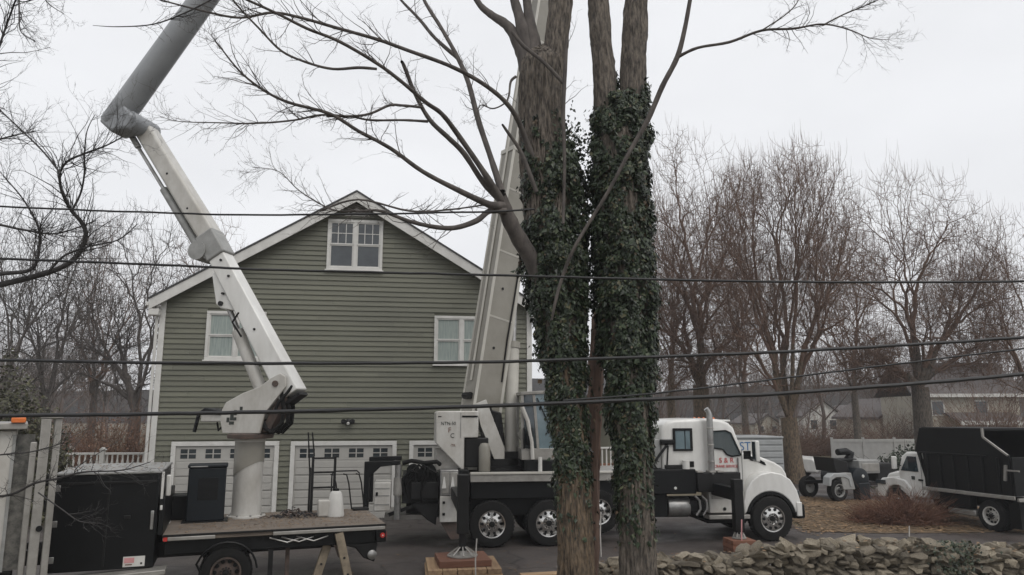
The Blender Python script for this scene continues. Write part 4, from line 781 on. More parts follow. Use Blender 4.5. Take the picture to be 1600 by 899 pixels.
MB().bx(4.97, 5.12, -2.05, -.15, .5, .75).build('bumper', M['alu'], H_, .03); MB().bx(4.95, 4.99, -1.6, -.6, .8, 1.12).build('grille', M['blackmetal'], H_); MB().bx(4.6, 4.96, -.09, -.05, .9, 1.02).build('headlamp', M['glass'], H_)
mr2 = MB().bx(3.98, 4.06, .0, .16, 1.4, 1.78).build('mirror', M['white'], H_, .02); MB().bar((4.0, -.15, 1.5), (4.02, .02, 1.55), .03).build('mirror_arm', M['black'], mr2)
# ================================================================== WOOD CHIPPER on the roadside
wc = thing('wood_chipper', 'towed wood chipper with white fender and dark drum beside the leaf strip', 'wood chipper', (12.55, 27.4, 0), R(20))
MB().bx(-1.3, 1.6, .1, .22, .5, .62).build('chassis_rail', M['blackmetal'], wc); MB().bx(-1.3, 1.6, 1.3, 1.42, .5, .62).build('chassis_rail', M['blackmetal'], wc)
wheel(wc, -1.05, -.08, .38, .38, .24, -1, False, 'greypaint'); wheel(wc, -1.05, 1.6, .38, .38, .24, 1, False, 'greypaint')
MB().prism([(-1.55, .55), (-1.5, .85), (-1.3, .98), (-.75, .96), (-.55, .8), (-.5, .5), (-.6, .5), (-.65, .75), (-.85, .84), (-1.2, .84), (-1.4, .75), (-1.45, .55)], -.12, .2).build('fender', M['pod'], wc, .02); MB().prism([(-1.0, .96), (-.5, .98), (-.35, .4), (-.9, .4)], -.1, .2).build('side_panel', M['greypaint'], wc, .02)
dr = MB().lathe([(.3, -.1), (.38, -.06), (.38, 1.5), (.3, 1.54)], (-.05, 0, .75), 'y', 22).build('drum_housing', M['darkgreen'], wc); MB().lathe([(.05, -.13), (.06, -.11)], (.02, 0, .85), 'y', 10).build('drum_cap', M['trim'], dr)
MB().bx(-.2, .3, -.12, .2, .02, .62).build('jack_stand', M['darkgreen'], wc, .03)
MB().bx(.0, .95, .0, 1.4, .92, 1.4).build('engine_cover', M['greypaint'], wc, .03); MB().bx(.1, .9, -.02, -.001, 1.0, 1.28).build('engine_panel', M['alu'], wc, .01)
MB().prism([(-.9, 1.0), (-.3, .95), (-.35, 1.35), (-1.0, 1.5)], .2, 1.2).build('infeed_hopper', M['blackmetal'], wc, .02)
MB().bx(-.6, .2, .3, 1.0, 1.36, 1.44).build('feed_guard', M['black'], wc, .02); MB().tube([(.2, .7, 1.4), (.3, .7, 1.6), (.1, .7, 1.68), (-.3, .7, 1.66)], [.16, .15, .13, .12], 12).build('discharge_chute', M['black'], wc)
MB().bx(1.0, 1.9, .2, 1.3, .6, 1.25).build('fuel_tank', M['blackmetal'], wc, .04); MB().bar((1.6, .7, .55), (2.6, .7, .5), .1).build('tongue', M['blackmetal'], wc)
# ================================================================== storage container, small car
pod = thing('storage_container', 'grey storage container with blue lettering behind the crane truck cab', 'container', (6.6, 31.6, 0), R(7))
MB().bx(0, 5.0, 0, 2.4, .08, 2.02).build('body', M['pod'], pod, .02)
for k in range(7): MB().bx(3.72, 4.96, -.03, -.0, .2 + k * .26, .38 + k * .26).build('side_rib', M['pod'], pod, .012)
MB().bx(.02, 3.66, -.02, -.0, .2, 1.95).build('sign_panel', M['trim'], pod)
MB().bx(-.02, 5.02, -.05, 2.42, 2.02, 2.1).build('roof_edge', M['pod'], pod, .015)
text_mesh('lettering', 'S PNO ST', .5, M['blueink'], pod, (2.55, -.024, 1.68), (R(90), 0, 0), .95)
car = thing('parked_car', 'small white car parked on the road beyond the crane truck bumper', 'car', (15.2, 37.2, 0), R(150))
cb_ = MB().prism([(0, .3), (0, .75), (.15, .95), (.9, 1.0), (1.35, 1.42), (2.5, 1.45), (3.2, 1.02), (4.1, .9), (4.3, .7), (4.3, .3)], 0, 1.7).build('body', M['white'], car, .08, 3)
for y0, y1 in ((-.012, -.001), (1.701, 1.712)): MB().prism([(1.05, 1.0), (1.42, 1.36), (2.42, 1.38), (2.95, 1.02)], y0, y1).build('side_window', M['truckglass'], cb_)
MB().prism([(3.2, 1.05), (2.52, 1.44), (2.56, 1.46), (3.25, 1.06)], .15, 1.55).build('windshield', M['truckglass'], cb_)
for x in (.8, 3.4): wheel(car, x, -.01, .32, .32, .2, -1); wheel(car, x, 1.71, .32, .32, .2, 1)
for y in (.1, 1.3): MB().bx(4.25, 4.32, y, y + .3, .62, .76).build('headlamp', M['glass'], car, .02)
sp = [tuple(bt_m @ Vector((pr_.uniform(-1.6, -.12), pr_.uniform(0, 2.3), 2.144))) for _ in range(260)]
rnd.seed(4); o = litter('box_top_debris', sp, M['leaf_bits'], .022); tag(o, 'leaf and sawdust debris lying on top of the black body', 'debris')
# ================================================================== TREES
class Tubes:
    def __init__(s): s.g = {}
    def add(s, pts, rads, n=3): s.g.setdefault((len(pts), n), []).append((pts, rads))
    def arrays(s):
        V, F, off = [], [], 0
        for (m, n), lst in s.g.items():
            P = np.array([[tuple(q) for q in a] for a, _ in lst], 'f8'); Rr = np.array([r for _, r in lst], 'f8'); N = len(P)
            T_ = np.gradient(P, axis=1); T_ /= np.linalg.norm(T_, axis=2, keepdims=True) + 1e-9
            mean = (P[:, -1] - P[:, 0]); ref = np.where(np.abs(mean[:, 2:3]) > .8 * np.linalg.norm(mean, axis=1, keepdims=True), np.array([[1., .1, 0]]), np.array([[0, 0, 1.]]))[:, None, :]
            A = np.cross(T_, np.broadcast_to(ref, T_.shape)); A /= np.linalg.norm(A, axis=2, keepdims=True) + 1e-9; B = np.cross(T_, A)
            q = np.arange(n) * 2 * np.pi / n
            W = P[:, :, None, :] + Rr[:, :, None, None] * (A[:, :, None, :] * np.cos(q)[None, None, :, None] + B[:, :, None, :] * np.sin(q)[None, None, :, None])
            V.append(W.reshape(-1, 3))
            i = np.arange(m - 1)[:, None]; k = np.arange(n)[None, :]; k2 = (k + 1) % n
            q4 = np.stack(np.broadcast_arrays(i * n + k, i * n + k2, (i + 1) * n + k2, (i + 1) * n + k), -1).reshape(-1, 4)
            F.append((q4[None] + (np.arange(N) * m * n)[:, None, None]).reshape(-1, 4) + off); off += N * m * n
        return np.concatenate(V), np.concatenate(F)
    def build(s, name, m, parent=None, kind=None):
        v, f = s.arrays(); o = link(name, mesh_np(name, v, f, m), parent)
        if kind: o['kind'] = kind
        return o
def rand_perp(rg, d):
    v = Vector((rg.gauss(0, 1), rg.gauss(0, 1), rg.gauss(0, 1))); v -= d * v.dot(d); return v.normalized()
def grow(rg, tb, p, d, Ln, r, lvl, cfg):
    m = cfg['m'][min(lvl, len(cfg['m']) - 1)]; wig = cfg['wig']; up = cfg['up'][min(lvl, len(cfg['up']) - 1)]; end = cfg['taper']
    pts = [p]; dirs = [d]; env = cfg.get('env')
    if env and lvl > 0:                             # keep the crown inside a rounded outline
        for _ in range(7):
            q = p + d * Ln
            if ((q.x / env[0]) ** 2 + (q.y / env[0]) ** 2 + ((q.z - env[2]) / env[1]) ** 2) <= rg.uniform(.8, 1.1): break
            Ln *= .8
        if Ln < .12: return
    st = Ln / (m - 1)
    for i in range(m - 1):
        d = (d + Vector((rg.gauss(0, wig), rg.gauss(0, wig), rg.gauss(0, wig) + up))).normalized(); p = p + d * st; pts.append(p); dirs.append(d)
    last = lvl >= cfg['levels']
    rads = [r * (1 - (1 - (end if not last else .35)) * i / (m - 1)) for i in range(m)]
    tb[0 if lvl <= cfg.get('trunk_lvl', 0) else 1].add(pts, rads, cfg['n'][min(lvl, len(cfg['n']) - 1)])
    if last: return
    nc = cfg['kids'][min(lvl, len(cfg['kids']) - 1)]; nc = max(1, int(round(nc * rg.uniform(.8, 1.2)))); t0 = cfg['t0'][min(lvl, len(cfg['t0']) - 1)]
    a0, a1 = cfg['ang'][min(lvl, len(cfg['ang']) - 1)]
    for k in range(nc):
        t = t0 + (1 - t0) * (k + rg.random()) / nc; t = min(t, .999); i = int(t * (m - 1)); fr = t * (m - 1) - i
        q = pts[i].lerp(pts[i + 1], fr); dd = dirs[i + 1]; a = R(rg.uniform(a0, a1)); nd = (dd * math.cos(a) + rand_perp(rg, dd) * math.sin(a)).normalized()
        rr = (rads[i] * (1 - fr) + rads[i + 1] * fr) * cfg['rr'][min(lvl, len(cfg['rr']) - 1)]; ll = Ln * cfg['lr'][min(lvl, len(cfg['lr']) - 1)] * rg.uniform(.7, 1.15) * (1.05 - (.45 if lvl != 1 else .15) * t)
        grow(rg, tb, q, nd, ll, max(rr, cfg['rmin']), lvl + 1, cfg)
    if lvl > 0: grow(rg, tb, pts[-1], dirs[-1], Ln * .55, max(rads[-1], cfg['rmin']), min(lvl + 1, cfg['levels']), cfg)
BACK = dict(m=[6, 6, 5, 4], wig=.1, up=[0, .06, .04, .02], taper=.5, levels=3, n=[7, 4, 3, 3], kids=[10, 8, 6], t0=[.25, .2, .15], ang=[(20, 50), (20, 50), (20, 55)], lr=[.75, .5, .5], rr=[.4, .45, .5], rmin=.011, trunk=.62)
def ground_at(u, Y): p = at(u, 640, Y); return (p.x, Y, -.02)
g_right = 'tall bare trees on the right'
def crown_tree(name, label, base, seed, r0, fork, crowns, ntips, matt, matb, group, stems=4, lift=.5, n0=12):
    """Limbs grown towards tip points that fill the crown, thickness after the number of tips fed."""
    rg = np.random.default_rng(seed); T3 = []
    per = ntips // len(crowns)
    for (cx, cy, cz_, rx, ry, rz) in crowns:
        P = rg.normal(size=(per * 4, 3)); P /= np.linalg.norm(P, axis=1, keepdims=True); P *= (rg.uniform(.05, 1, len(P)) ** .45)[:, None]
        q = P * 2.6 + seed; lump = np.sin(q[:, 0] * 2.1 + 1.3 * np.sin(q[:, 1])) + np.sin(q[:, 1] * 2.3 + q[:, 2]) + np.sin(q[:, 2] * 2.7 - q[:, 0])
        keep = lump > rg.normal(-.3, .9, len(P)); P = P[keep][:per]; T3.append(P * np.array([rx, ry, rz]) * (1 + .08 * rg.normal(size=(len(P), 1))) + np.array([cx, cy, cz_]))
    tips = np.concatenate(T3); tips = tips[tips[:, 2] > fork * .75 + .55 * np.hypot(tips[:, 0], tips[:, 1]) + rg.normal(0, .5, len(tips))]; N = len(tips); t = thing(name, label, 'tree', base, 0, group); tb = (Tubes(), Tubes()); rr_ = random.Random(seed)
    rad = lambda n: .005 + (r0 * .8 - .005) * (n / N) ** .58
    def seg(p, q, ra, rb, big, m=4):
        d = q - p; L_ = np.linalg.norm(d); pts = [p + d * (i / (m - 1)) + (rg.normal(size=3) * L_ * .035 if 0 < i < m - 1 else 0) for i in range(m)]
        tb[0 if big else 1].add([tuple(x) for x in pts], [ra + (rb - ra) * i / (m - 1) for i in range(m)], n0 if ra > .12 else (7 if ra > .05 else (4 if ra > .02 else 3)))
    def split(pts, k):
        c = pts[rg.choice(len(pts), k, replace=False)]
        for _ in range(2):
            lab = np.argmin(((pts[:, None] - c[None]) ** 2).sum(2), 1)
            for j in range(k):
                if (lab == j).any(): c[j] = pts[lab == j].mean(0)
        return [pts[lab == j] for j in range(k) if (lab == j).any()]
    def rec(p, d, pts, ra, depth):
        n = len(pts)
        if n <= 2 or depth > 16:
            for q in pts:
                mid = p + (q - p) * np.array([.58, .58, .4]) + d * np.linalg.norm(q - p) * .1
                tb[1].add([tuple(p), tuple(mid), tuple(q), tuple(q + (q - mid) * .25 + np.array([0, 0, .3]))], [min(ra, .0085), .0066, .005, .0028], 3)
            return
        for sub_ in split(pts, min(n, stems if depth == 0 else (3 if rr_.random() < .3 else 2))):
            c = sub_.mean(0); m = len(sub_); f = .3 if m > 60 else (.4 if m > 12 else .5)
            if depth == 0: f = .26
            tgt = p + (c - p) * f * np.array([1.12, 1.12, .82]) + d * np.linalg.norm(c - p) * .1
            rb = rad(m); rs = min(ra, rb * 1.2); seg(p, tgt, rs, rb, depth < 1)
            v = tgt - p; rec(tgt, v / (np.linalg.norm(v) + 1e-9), sub_, rb, depth + 1)
    top = np.array([rg.normal() * .1, rg.normal() * .1, fork]); tb[0].add([(0, 0, -.1), (0, 0, .25), tuple(top * .45), tuple(top)], [r0 * 1.35, r0 * 1.05, r0 * .92, r0 * .82], 16)
    rec(top, np.array([0, 0, 1.]), tips, r0 * .82, 0)
    tb[0].build('trunk', matt, t); tb[1].build('branches', matb, t); return t
crown_tree('bare_tree', 'tallest bare tree, rising straight behind the crane truck cab', ground_at(1096, 40), 11, .5, 4.6, [(0, 0, 11.4, 3.9, 3.4, 7.7), (-.4, 0, 8.4, 3.6, 3.2, 4.8)], 13000, M['bark_brown'], M['twig_brown'], g_right, 4)
crown_tree('bare_tree', 'vase shaped bare tree with many upright stems right of the crane truck hood', ground_at(1236, 34), 24, .43, 2.9, [(0, 0, 9.4, 4.3, 3.8, 6.5), (.1, 0, 11.0, 3.8, 3.4, 5.0)], 15000, M['bark_brown'], M['twig_brown'], g_right, 8)
crown_tree('bare_tree', 'broad bare tree with a thick low limb, above the black chip box', ground_at(1440, 38), 37, .5, 4.4, [(-.3, 0, 10.0, 5.0, 4.4, 6.3), (-2.4, 0, 5.4, 2.4, 2.2, 2.4), (2.6, 0, 8.4, 3.3, 2.8, 4.6)], 15000, M['bark'], M['twig_brown'], g_right, 6)
crown_tree('bare_tree', 'slender bare tree at the far right edge behind the chip truck', ground_at(1622, 36), 41, .22, 3.4, [(0, 0, 8.2, 3.2, 3, 5.2)], 3500, M['bark'], M['twig_brown'], g_right, 4)
crown_tree('bare_tree', 'thin bare tree just right of the ivy trunks, behind the cab', ground_at(1050, 46), 52, .3, 4.2, [(.6, 0, 10.0, 3.0, 3, 7.2)], 4500, M['bark_brown'], M['twig_brown'], g_right, 4)
crown_tree('bare_tree', 'bare tree between the vase shaped tree and the broad tree', ground_at(1338, 54), 63, .28, 4.5, [(0, 0, 10.2, 4.0, 3.6, 6.8)], 6500, M['bark'], M['twig_brown'], g_right, 5)
crown_tree('bare_tree', 'far bare tree between the tallest tree and the vase shaped tree', ground_at(1165, 58), 64, .28, 4.5, [(0, 0, 11, 4.2, 3.6, 7.6)], 6500, M['bark'], M['twig_brown'], g_right, 5)
crown_tree('bare_tree', 'far bare tree between the broad tree and the right edge', ground_at(1535, 60), 65, .28, 4.5, [(0, 0, 10.2, 4.4, 3.6, 7.2)], 6500, M['bark'], M['twig_brown'], g_right, 5)
g_left = 'bare trees left of the house'
crown_tree('bare_tree', 'dark bare tree standing against the left corner of the green house', ground_at(213, 34), 71, .3, 3.2, [(0, 0, 7.8, 3.0, 2.6, 4.9), (-1.6, 0, 6.0, 1.8, 1.8, 2.8)], 3200, M['branch'], M['branch'], g_left, 4)
crown_tree('bare_tree', 'bare tree above the white railing', ground_at(146, 44), 82, .24, 3.8, [(0, 0, 9.2, 3.6, 3, 6)], 3200, M['branch'], M['twig_brown'], g_left, 4)
crown_tree('bare_tree', 'bare tree rising behind the evergreen shrub', ground_at(70, 40), 93, .26, 3.6, [(0, 0, 8.8, 3.6, 3, 5.8)], 3200, M['branch'], M['branch'], g_left, 4)
crown_tree('bare_tree', 'bare tree behind the left slope of the house roof', ground_at(312, 50), 104, .28, 5, [(0, 0, 10.8, 3.6, 3, 5.8)], 2600, M['branch'], M['twig_brown'], g_left, 4)
crown_tree('bare_tree', 'bare tree at the left edge behind the box truck', ground_at(5, 36), 115, .22, 3.0, [(0, 0, 8.2, 3.2, 3, 5.6)], 3000, M['branch'], M['branch'], g_left, 4)
# far woods, one mass
protos = []
for sd_ in (1, 2, 3):
    rg = random.Random(sd_); tb = (Tubes(), Tubes()); grow(rg, tb, Vector((0, 0, 0)), Vector((0, 0, 1)), 13 * .62, .2, 0, BACK)
    a, b_ = tb[0].arrays(), tb[1].arrays(); protos.append((np.concatenate([a[0], b_[0]]), np.concatenate([a[1], b_[1] + len(a[0])])))
Vw, Fw, off = [], [], 0; rg = random.Random(99)
for k in range(110):
    Y = rg.uniform(62, 125); u = rg.choice([rg.uniform(-250, 330), rg.uniform(900, 1850), rg.uniform(900, 1850)]); p = at(u, 640, Y); s = rg.uniform(.6, 1.05) * (1 if Y < 90 else 1.15); a = rg.uniform(0, 6.28)
    v, f = protos[k % 3]; c, sn = math.cos(a), math.sin(a); M3 = np.array([[c, -sn, 0], [sn, c, 0], [0, 0, 1]]) * s
    Vw.append(v @ M3.T + np.array([p.x, Y, 0])); Fw.append(f + off); off += len(v)
o = link('far_woods', mesh_np('far_woods', np.concatenate(Vw), np.concatenate(Fw), M['far_twig'])); o['kind'] = 'stuff'; tag(o, 'distant leafless woods behind the street and houses', 'woods')
# ---------------- bushes made of twigs and leaf clumps
def bush(name, label, cat, center, size, n, m, seed, leaf=.06, twigs=0, tm=None, stuff=False, stemr=.006):
    rg = np.random.default_rng(seed); t = thing(name, label, cat, (center[0], center[1], center[2]))
    d = rg.normal(size=(n, 3)); d[:, 2] = np.abs(d[:, 2]); d /= np.linalg.norm(d, axis=1, keepdims=True)
    rad = rg.uniform(.35, 1, n) ** .5; lump = 1 + .22 * np.sin(d[:, 0] * 7 + seed) * np.cos(d[:, 1] * 6 + 2 * d[:, 2] * 5)
    P = d * (rad * lump)[:, None] * np.array(size)
    nrm = d + rg.normal(scale=.6, size=(n, 3)); nrm /= np.linalg.norm(nrm, axis=1, keepdims=True)
    leaves_mesh('foliage', P, nrm, leaf, rg, m, t)
    if twigs:
        tb = Tubes(); r2 = random.Random(seed)
        for k in range(twigs):
            dd = Vector((r2.gauss(0, 1) * size[0], r2.gauss(0, 1) * size[1], abs(r2.gauss(.9, .5)) * size[2])); dd = dd.normalized(); L_ = .55 * size[2] + r2.random() * .6 * (abs(dd.x) * size[0] + abs(dd.y) * size[1] + dd.z * size[2])
            p = Vector((r2.gauss(0, .22) * size[0], r2.gauss(0, .25) * size[1], 0)); pts = [p]
            for i in range(4): dd = (dd + Vector((r2.gauss(0, .16), r2.gauss(0, .16), r2.gauss(0, .12)))).normalized(); p = p + dd * L_ / 4; pts.append(p)
            tb.add(pts, [stemr * 1.6, stemr * 1.4, stemr * 1.1, stemr * .8, stemr * .5], 3)
        tb.build('stems', tm or m, t)
    return t
def leaves_mesh(name, P, nrm, size, rg, m, parent, droop=.5, kind='stuff'):
    n = len(P); sz = size * rg.uniform(.6, 1.3, n)
    tip = rg.normal(scale=.6, size=(n, 3)) + np.array([0, 0, -droop]); tip -= nrm * np.sum(tip * nrm, 1, keepdims=True); tip /= np.linalg.norm(tip, axis=1, keepdims=True) + 1e-9
    sd2 = np.cross(nrm, tip); e = sz[:, None]
    V = np.stack([P - tip * e * .5, P + sd2 * e * .42 - tip * e * .1 - nrm * e * .14, P + tip * e * .6, P - sd2 * e * .42 - tip * e * .1 - nrm * e * .14], 1).reshape(-1, 3)
    b = np.arange(n)[:, None] * 4; F = np.concatenate([b + np.array([[0, 1, 2]]), b + np.array([[0, 2, 3]])], 1).reshape(-1, 3)
    o = link(name, mesh_np(name, V, F, m, False), parent)
    if kind: o['kind'] = kind
    return o
p = ground_at(45, 22); bush('evergreen_shrub', 'dark evergreen shrub rising behind the white box truck', 'shrub', (p[0] - .6, p[1], 0), (2.0, 1.5, 4.3), 9000, M['evergreen'], 5, .11, 60, M['branch'], stemr=.014)
p = ground_at(98, 24.3); bush('evergreen_shrub', 'small olive shrub between the box truck posts and the white railing', 'shrub', (p[0], p[1], 0), (.42, .5, 2.3), 1500, M['evergreen'], 6, .09, 30, M['branch'], stemr=.01)
p = ground_at(172, 31); bush('brown_hedge', 'brown leafless hedge behind the white railing', 'hedge', (p[0], p[1], 0), (3.0, 1.6, 3.1), 5000, M['brush'], 7, .07, 900, M['brush'], stemr=.007)
p = ground_at(60, 33); bush('brown_hedge', 'brown brush behind the garden shed', 'hedge', (p[0], p[1], 0), (3.4, 1.6, 2.9), 4000, M['brush'], 17, .07, 500, M['brush'], stemr=.007)
p = onz(1420, 826, 0); bush('red_shrub', 'reddish brown twiggy shrub before the white cab of the chip truck', 'shrub', (p.x + .35, p.y + .9, 0), (1.45, .8, .82), 1500, M['redbrush'], 8, .035, 1500, M['redbrush'], stemr=.0045)
p = onz(1372, 822, 0); bush('red_shrub', 'low thin brown shrub left of the reddish shrub', 'shrub', (p.x, p.y + .7, 0), (.75, .6, .5), 500, M['redbrush'], 9, .03, 420, M['redbrush'], stemr=.004)
p = onz(1405, 775, 0); bush('green_shrub', 'round green leafy shrub behind the wood chipper', 'shrub', (p.x + 1.7, p.y + 2.4, 0), (1.5, 1.1, 1.7), 3500, M['rhodo'], 10, .12, 40, M['branch'], stemr=.012)
for i, (u, Y, sx, sz, lab) in enumerate(((1275, 56, 5, 2.6, 'brown brush below the small white houses'), (1560, 44, 5, 4.5, 'tall dark brush at the far right behind the chip truck'), (1180, 48, 5, 2.4, 'brown brush behind the storage container'), (1020, 50, 4, 3.6, 'brown brush behind the ivy trunks and the porch'), (1400, 60, 7, 3.0, 'brown brush in front of the beige house'))):
    p = ground_at(u, Y); bush('roadside_brush', lab, 'brush', (p[0], p[1], 0), (sx, 1.5, sz), 2500, M['brush'], 20 + i, .07, 700, M['twig_brown'], stemr=.012)
# ---------------- the two ivy trunks in the foreground
def pxp(u, v, Y): return at(u, v, Y)
def pxr(u, v, wpx, Y): return wpx / 2 / (FPX * ray(u, v).y / Y)
def smooth(pts, k=4):
    """Catmull-Rom through tuples of equal length"""
    out = []; P = [np.array(p, 'f8') for p in pts]; n = len(P)
    for i in range(n - 1):
        p0, p1, p2, p3 = P[max(i - 1, 0)], P[i], P[i + 1], P[min(i + 2, n - 1)]
        for j in range(k):
            t = j / k; out.append(.5 * (2 * p1 + (p2 - p0) * t + (2 * p0 - 5 * p1 + 4 * p2 - p3) * t * t + (3 * p1 - p0 - 3 * p2 + p3) * t ** 3))
    out.append(P[-1]); return out
def trunk_mesh(name, path, Y, m, parent, n=150, ridge=.05, seed=0, jag=0):
    pts = smooth(path, 16); V, F = [], []
    for i, (u, v, w_) in enumerate(pts):
        c = pxp(u, v, Y); r = pxr(u, v, w_, Y)
        for k in range(n):
            a = 2 * math.pi * k / n; nn = mnoise.noise((math.cos(a) * 2.6 + seed, math.sin(a) * 2.6, c.z * .45)); n2 = mnoise.noise((math.cos(a) * 7 + seed, math.sin(a) * 7, c.z * .9))
            k1 = mnoise.noise((math.cos(a) * r * 24 + seed, math.sin(a) * r * 24, c.z * 1.5)); k2 = mnoise.noise((math.cos(a) * r * 75, math.sin(a) * r * 75 + seed, c.z * 5))
            rr = r * (1 + ridge * 1.2 * nn + ridge * .8 * n2) + .062 * (.2 - abs(k1)) + .014 * k2; zz = 0
            if jag and i >= len(pts) - 2: zz = jag * mnoise.noise((k * .9, seed, 3.0))
            V.append((c.x + rr * math.cos(a), c.y + rr * math.sin(a), c.z + zz))
        if i: F += [((i - 1) * n + k, (i - 1) * n + (k + 1) % n, i * n + (k + 1) % n, i * n + k) for k in range(n)]
    b = MB(); b.add(V, F + [tuple((len(pts) - 1) * n + k for k in range(n))]); return b.build(name, m, parent, smooth=60)
def ivy_on(path, Y, n, m, parent, rg, size=.062, thick=.07):
    pts = np.array(smooth(path, 8)); idx = rg.uniform(0, len(pts) - 1, n * 2); w_ = np.interp(idx, np.arange(len(pts)), pts[:, 2]); dn = np.interp(idx, np.arange(len(pts)), pts[:, 3]); idx = idx[rg.uniform(0, w_.max(), len(idx)) < w_ * dn][:n]; n = len(idx)
    uu, vv, ww = (np.interp(idx, np.arange(len(pts)), pts[:, k]) for k in range(3)); a = rg.uniform(0, 2 * np.pi, n); P = np.zeros((n, 3)); N = np.zeros((n, 3))
    for i in range(n):
        c = pxp(uu[i], vv[i], Y); r = pxr(uu[i], vv[i], ww[i], Y)
        cl = mnoise.noise((math.cos(a[i]) * 2.2, math.sin(a[i]) * 2.2 + Y, c.z * 2.6)); c2 = mnoise.noise((math.cos(a[i]) * 4.5 + 9, math.sin(a[i]) * 4.5 + Y, c.z * 6)); rr = r * (.84 + .34 * cl + .16 * c2) + rg.uniform(-.5, 1) * thick
        if cl + .6 * c2 < -.28 and rg.random() < .8: rr *= .6
        if rg.random() < .018: rr += rg.uniform(.03, .13)
        P[i] = (c.x + rr * math.cos(a[i]), c.y + rr * math.sin(a[i]), c.z); N[i] = (math.cos(a[i]), math.sin(a[i]), .35)
    N += rg.normal(scale=.38, size=(n, 3)); N /= np.linalg.norm(N, axis=1, keepdims=True)
    return leaves_mesh('ivy', P, N, size * (1 + .0 * P[:, 0]) * rg.choice([.75, 1, 1.35], n), rg, m, parent, 1.2)
def twiggy(tb, rg, pts, rads, n, L0, spread=55, lvl=0, up=.1, rmin=.0016):
    """sprout fine twigs along a limb"""
    m = len(pts)
    for k in range(n):
        t = rg.random() ** .8; i = min(int(t * (m - 1)), m - 2); fr = t * (m - 1) - i; q = Vector(pts[i]).lerp(Vector(pts[i + 1]), fr); d = (Vector(pts[i + 1]) - Vector(pts[i])).normalized()
        a = R(rg.uniform(20, spread)); d = (d * math.cos(a) + rand_perp(rg, d) * math.sin(a)).normalized(); L_ = L0 * rg.uniform(.4, 1.1); r = max(rmin, min(rads[i] * .45, .004 + L_ * .005)); pp = [q]; p = q
        for j in range(4): d = (d + Vector((rg.gauss(0, .22), rg.gauss(0, .22), rg.gauss(up * .5, .2)))).normalized(); p = p + d * L_ / 4; pp.append(p)
        rr = [r, r * .85, r * .7, r * .5, r * .3]; tb.add(pp, rr, 4 if r > .006 else 3)
        if lvl < 2: twiggy(tb, rg, pp, rr, rg.randint(2, 4), L_ * .55, 60, lvl + 1, up, rmin)
def limb(tb, rg, path, Y0, Y1, twn=0, twl=.5, n=8):
    """path of (u, v, width px) running from depth Y0 to depth Y1"""
    q = smooth(path, 5); m = len(q); pts = []; rads = []; fat = .8 if twn else .92; twn = int(twn * 1.5)
    for i, (u, v, w_) in enumerate(q):
        Y = Y0 + (Y1 - Y0) * i / (m - 1) + .06 * mnoise.noise((u * .02, v * .02, Y0)); pts.append(pxp(u, v, Y)); rads.append(max(pxr(u, v, w_ * fat, Y) * (1 + .12 * mnoise.noise((i * .7, Y0, 1))), .002))
    tb.add(pts, rads, n)
    if twn: twiggy(tb, rg, pts[m // 4:], rads[m // 4:], twn, twl)
    return pts, rads
YA, YB = 11.5, 11.4
ta = thing('ivy_tree', 'broken topped tree trunk wrapped in dark ivy, left of the pair', 'tree', at(900, 960, YA))
ta.location.z = -.02
def own(o, root): o.location = -Vector(root.location); return o
own(trunk_mesh('trunk_base', [(903, 985, 68), (901, 930, 60), (900, 880, 56), (898, 820, 54), (896, 740, 52), (888, 640, 50), (878, 560, 58)], YA, M['bark_brown'], ta, seed=2), ta)
own(trunk_mesh('trunk', [(888, 640, 48), (876, 540, 58), (868, 440, 70), (858, 330, 78), (850, 250, 76), (846, 180, 70), (846, 130, 70), (848, 100, 66), (847, 84, 44), (846, 74, 16)], YA, M['bark'], ta, seed=2, jag=.12), ta)
own(trunk_mesh('trunk_fork', [(856, 190, 38), (862, 120, 38), (869, 70, 36), (875, 20, 35), (879, -40, 34), (883, -90, 33)], YA - .05, M['bark'], ta, n=44, seed=4), ta)
rgn = np.random.default_rng(4)
own(ivy_on([(852, 185, 78, .05), (856, 235, 84, .3), (867, 290, 100, .95), (867, 380, 108, 1), (869, 450, 104, 1), (877, 540, 80, 1), (886, 620, 62, 1), (891, 690, 55, .9), (895, 735, 55, .5), (897, 765, 55, .16), (898, 810, 56, .05), (899, 850, 56, .02)], YA, 38000, M['ivy'], ta, rgn), ta)
n_ = 420; sg = rgn.normal(size=(n_, 2)); Pv = np.array([tuple(at(898 + 13 * a_, 240 + 26 * b_, YA + rgn.normal() * .12)) for a_, b_ in sg]); Nv = rgn.normal(size=(n_, 3)); Nv /= np.linalg.norm(Nv, axis=1, keepdims=True)
own(leaves_mesh('ivy_shoots', Pv, Nv, .06, rgn, M['ivy'], ta, 1.0), ta)
ivc = Tubes(); rg = random.Random(12)
for k in range(46):                                     # bare vine stems clinging above the leaves
    u = rg.uniform(822, 876); v = rg.uniform(290, 380); pts = []; a = rg.uniform(-2.6, -.4)
    L_ = rg.randint(5, 9); vv = v
    for j in range(L_):
        f_ = (vv, u); c = pxp(850 + (u - 850) * .9, vv, YA); wv = np.interp(vv, [48, 75, 120, 180, 250, 330, 440], [84, 76, 70, 70, 76, 78, 74]); r = pxr(850, vv, wv, YA) * 1.03; x = (u - np.interp(vv, [48, 180, 250, 330, 440], [850, 846, 850, 858, 868])) / (wv / 2); x = max(-.97, min(.97, x))
        cc = pxp(np.interp(vv, [48, 180, 250, 330, 440], [850, 846, 850, 858, 868]), vv, YA); pts.append(Vector((cc.x + r * x, cc.y - r * math.sqrt(1 - x * x), cc.z))); vv -= rg.uniform(14, 30); u += rg.uniform(-7, 7)
    if len(pts) > 2: tb_ = pts[:5]; ivc.add(tb_, [.02, .018, .015, .011, .006][:len(tb_)], 5)
own(ivc.build('vine_stems', M['vine'], ta), ta)
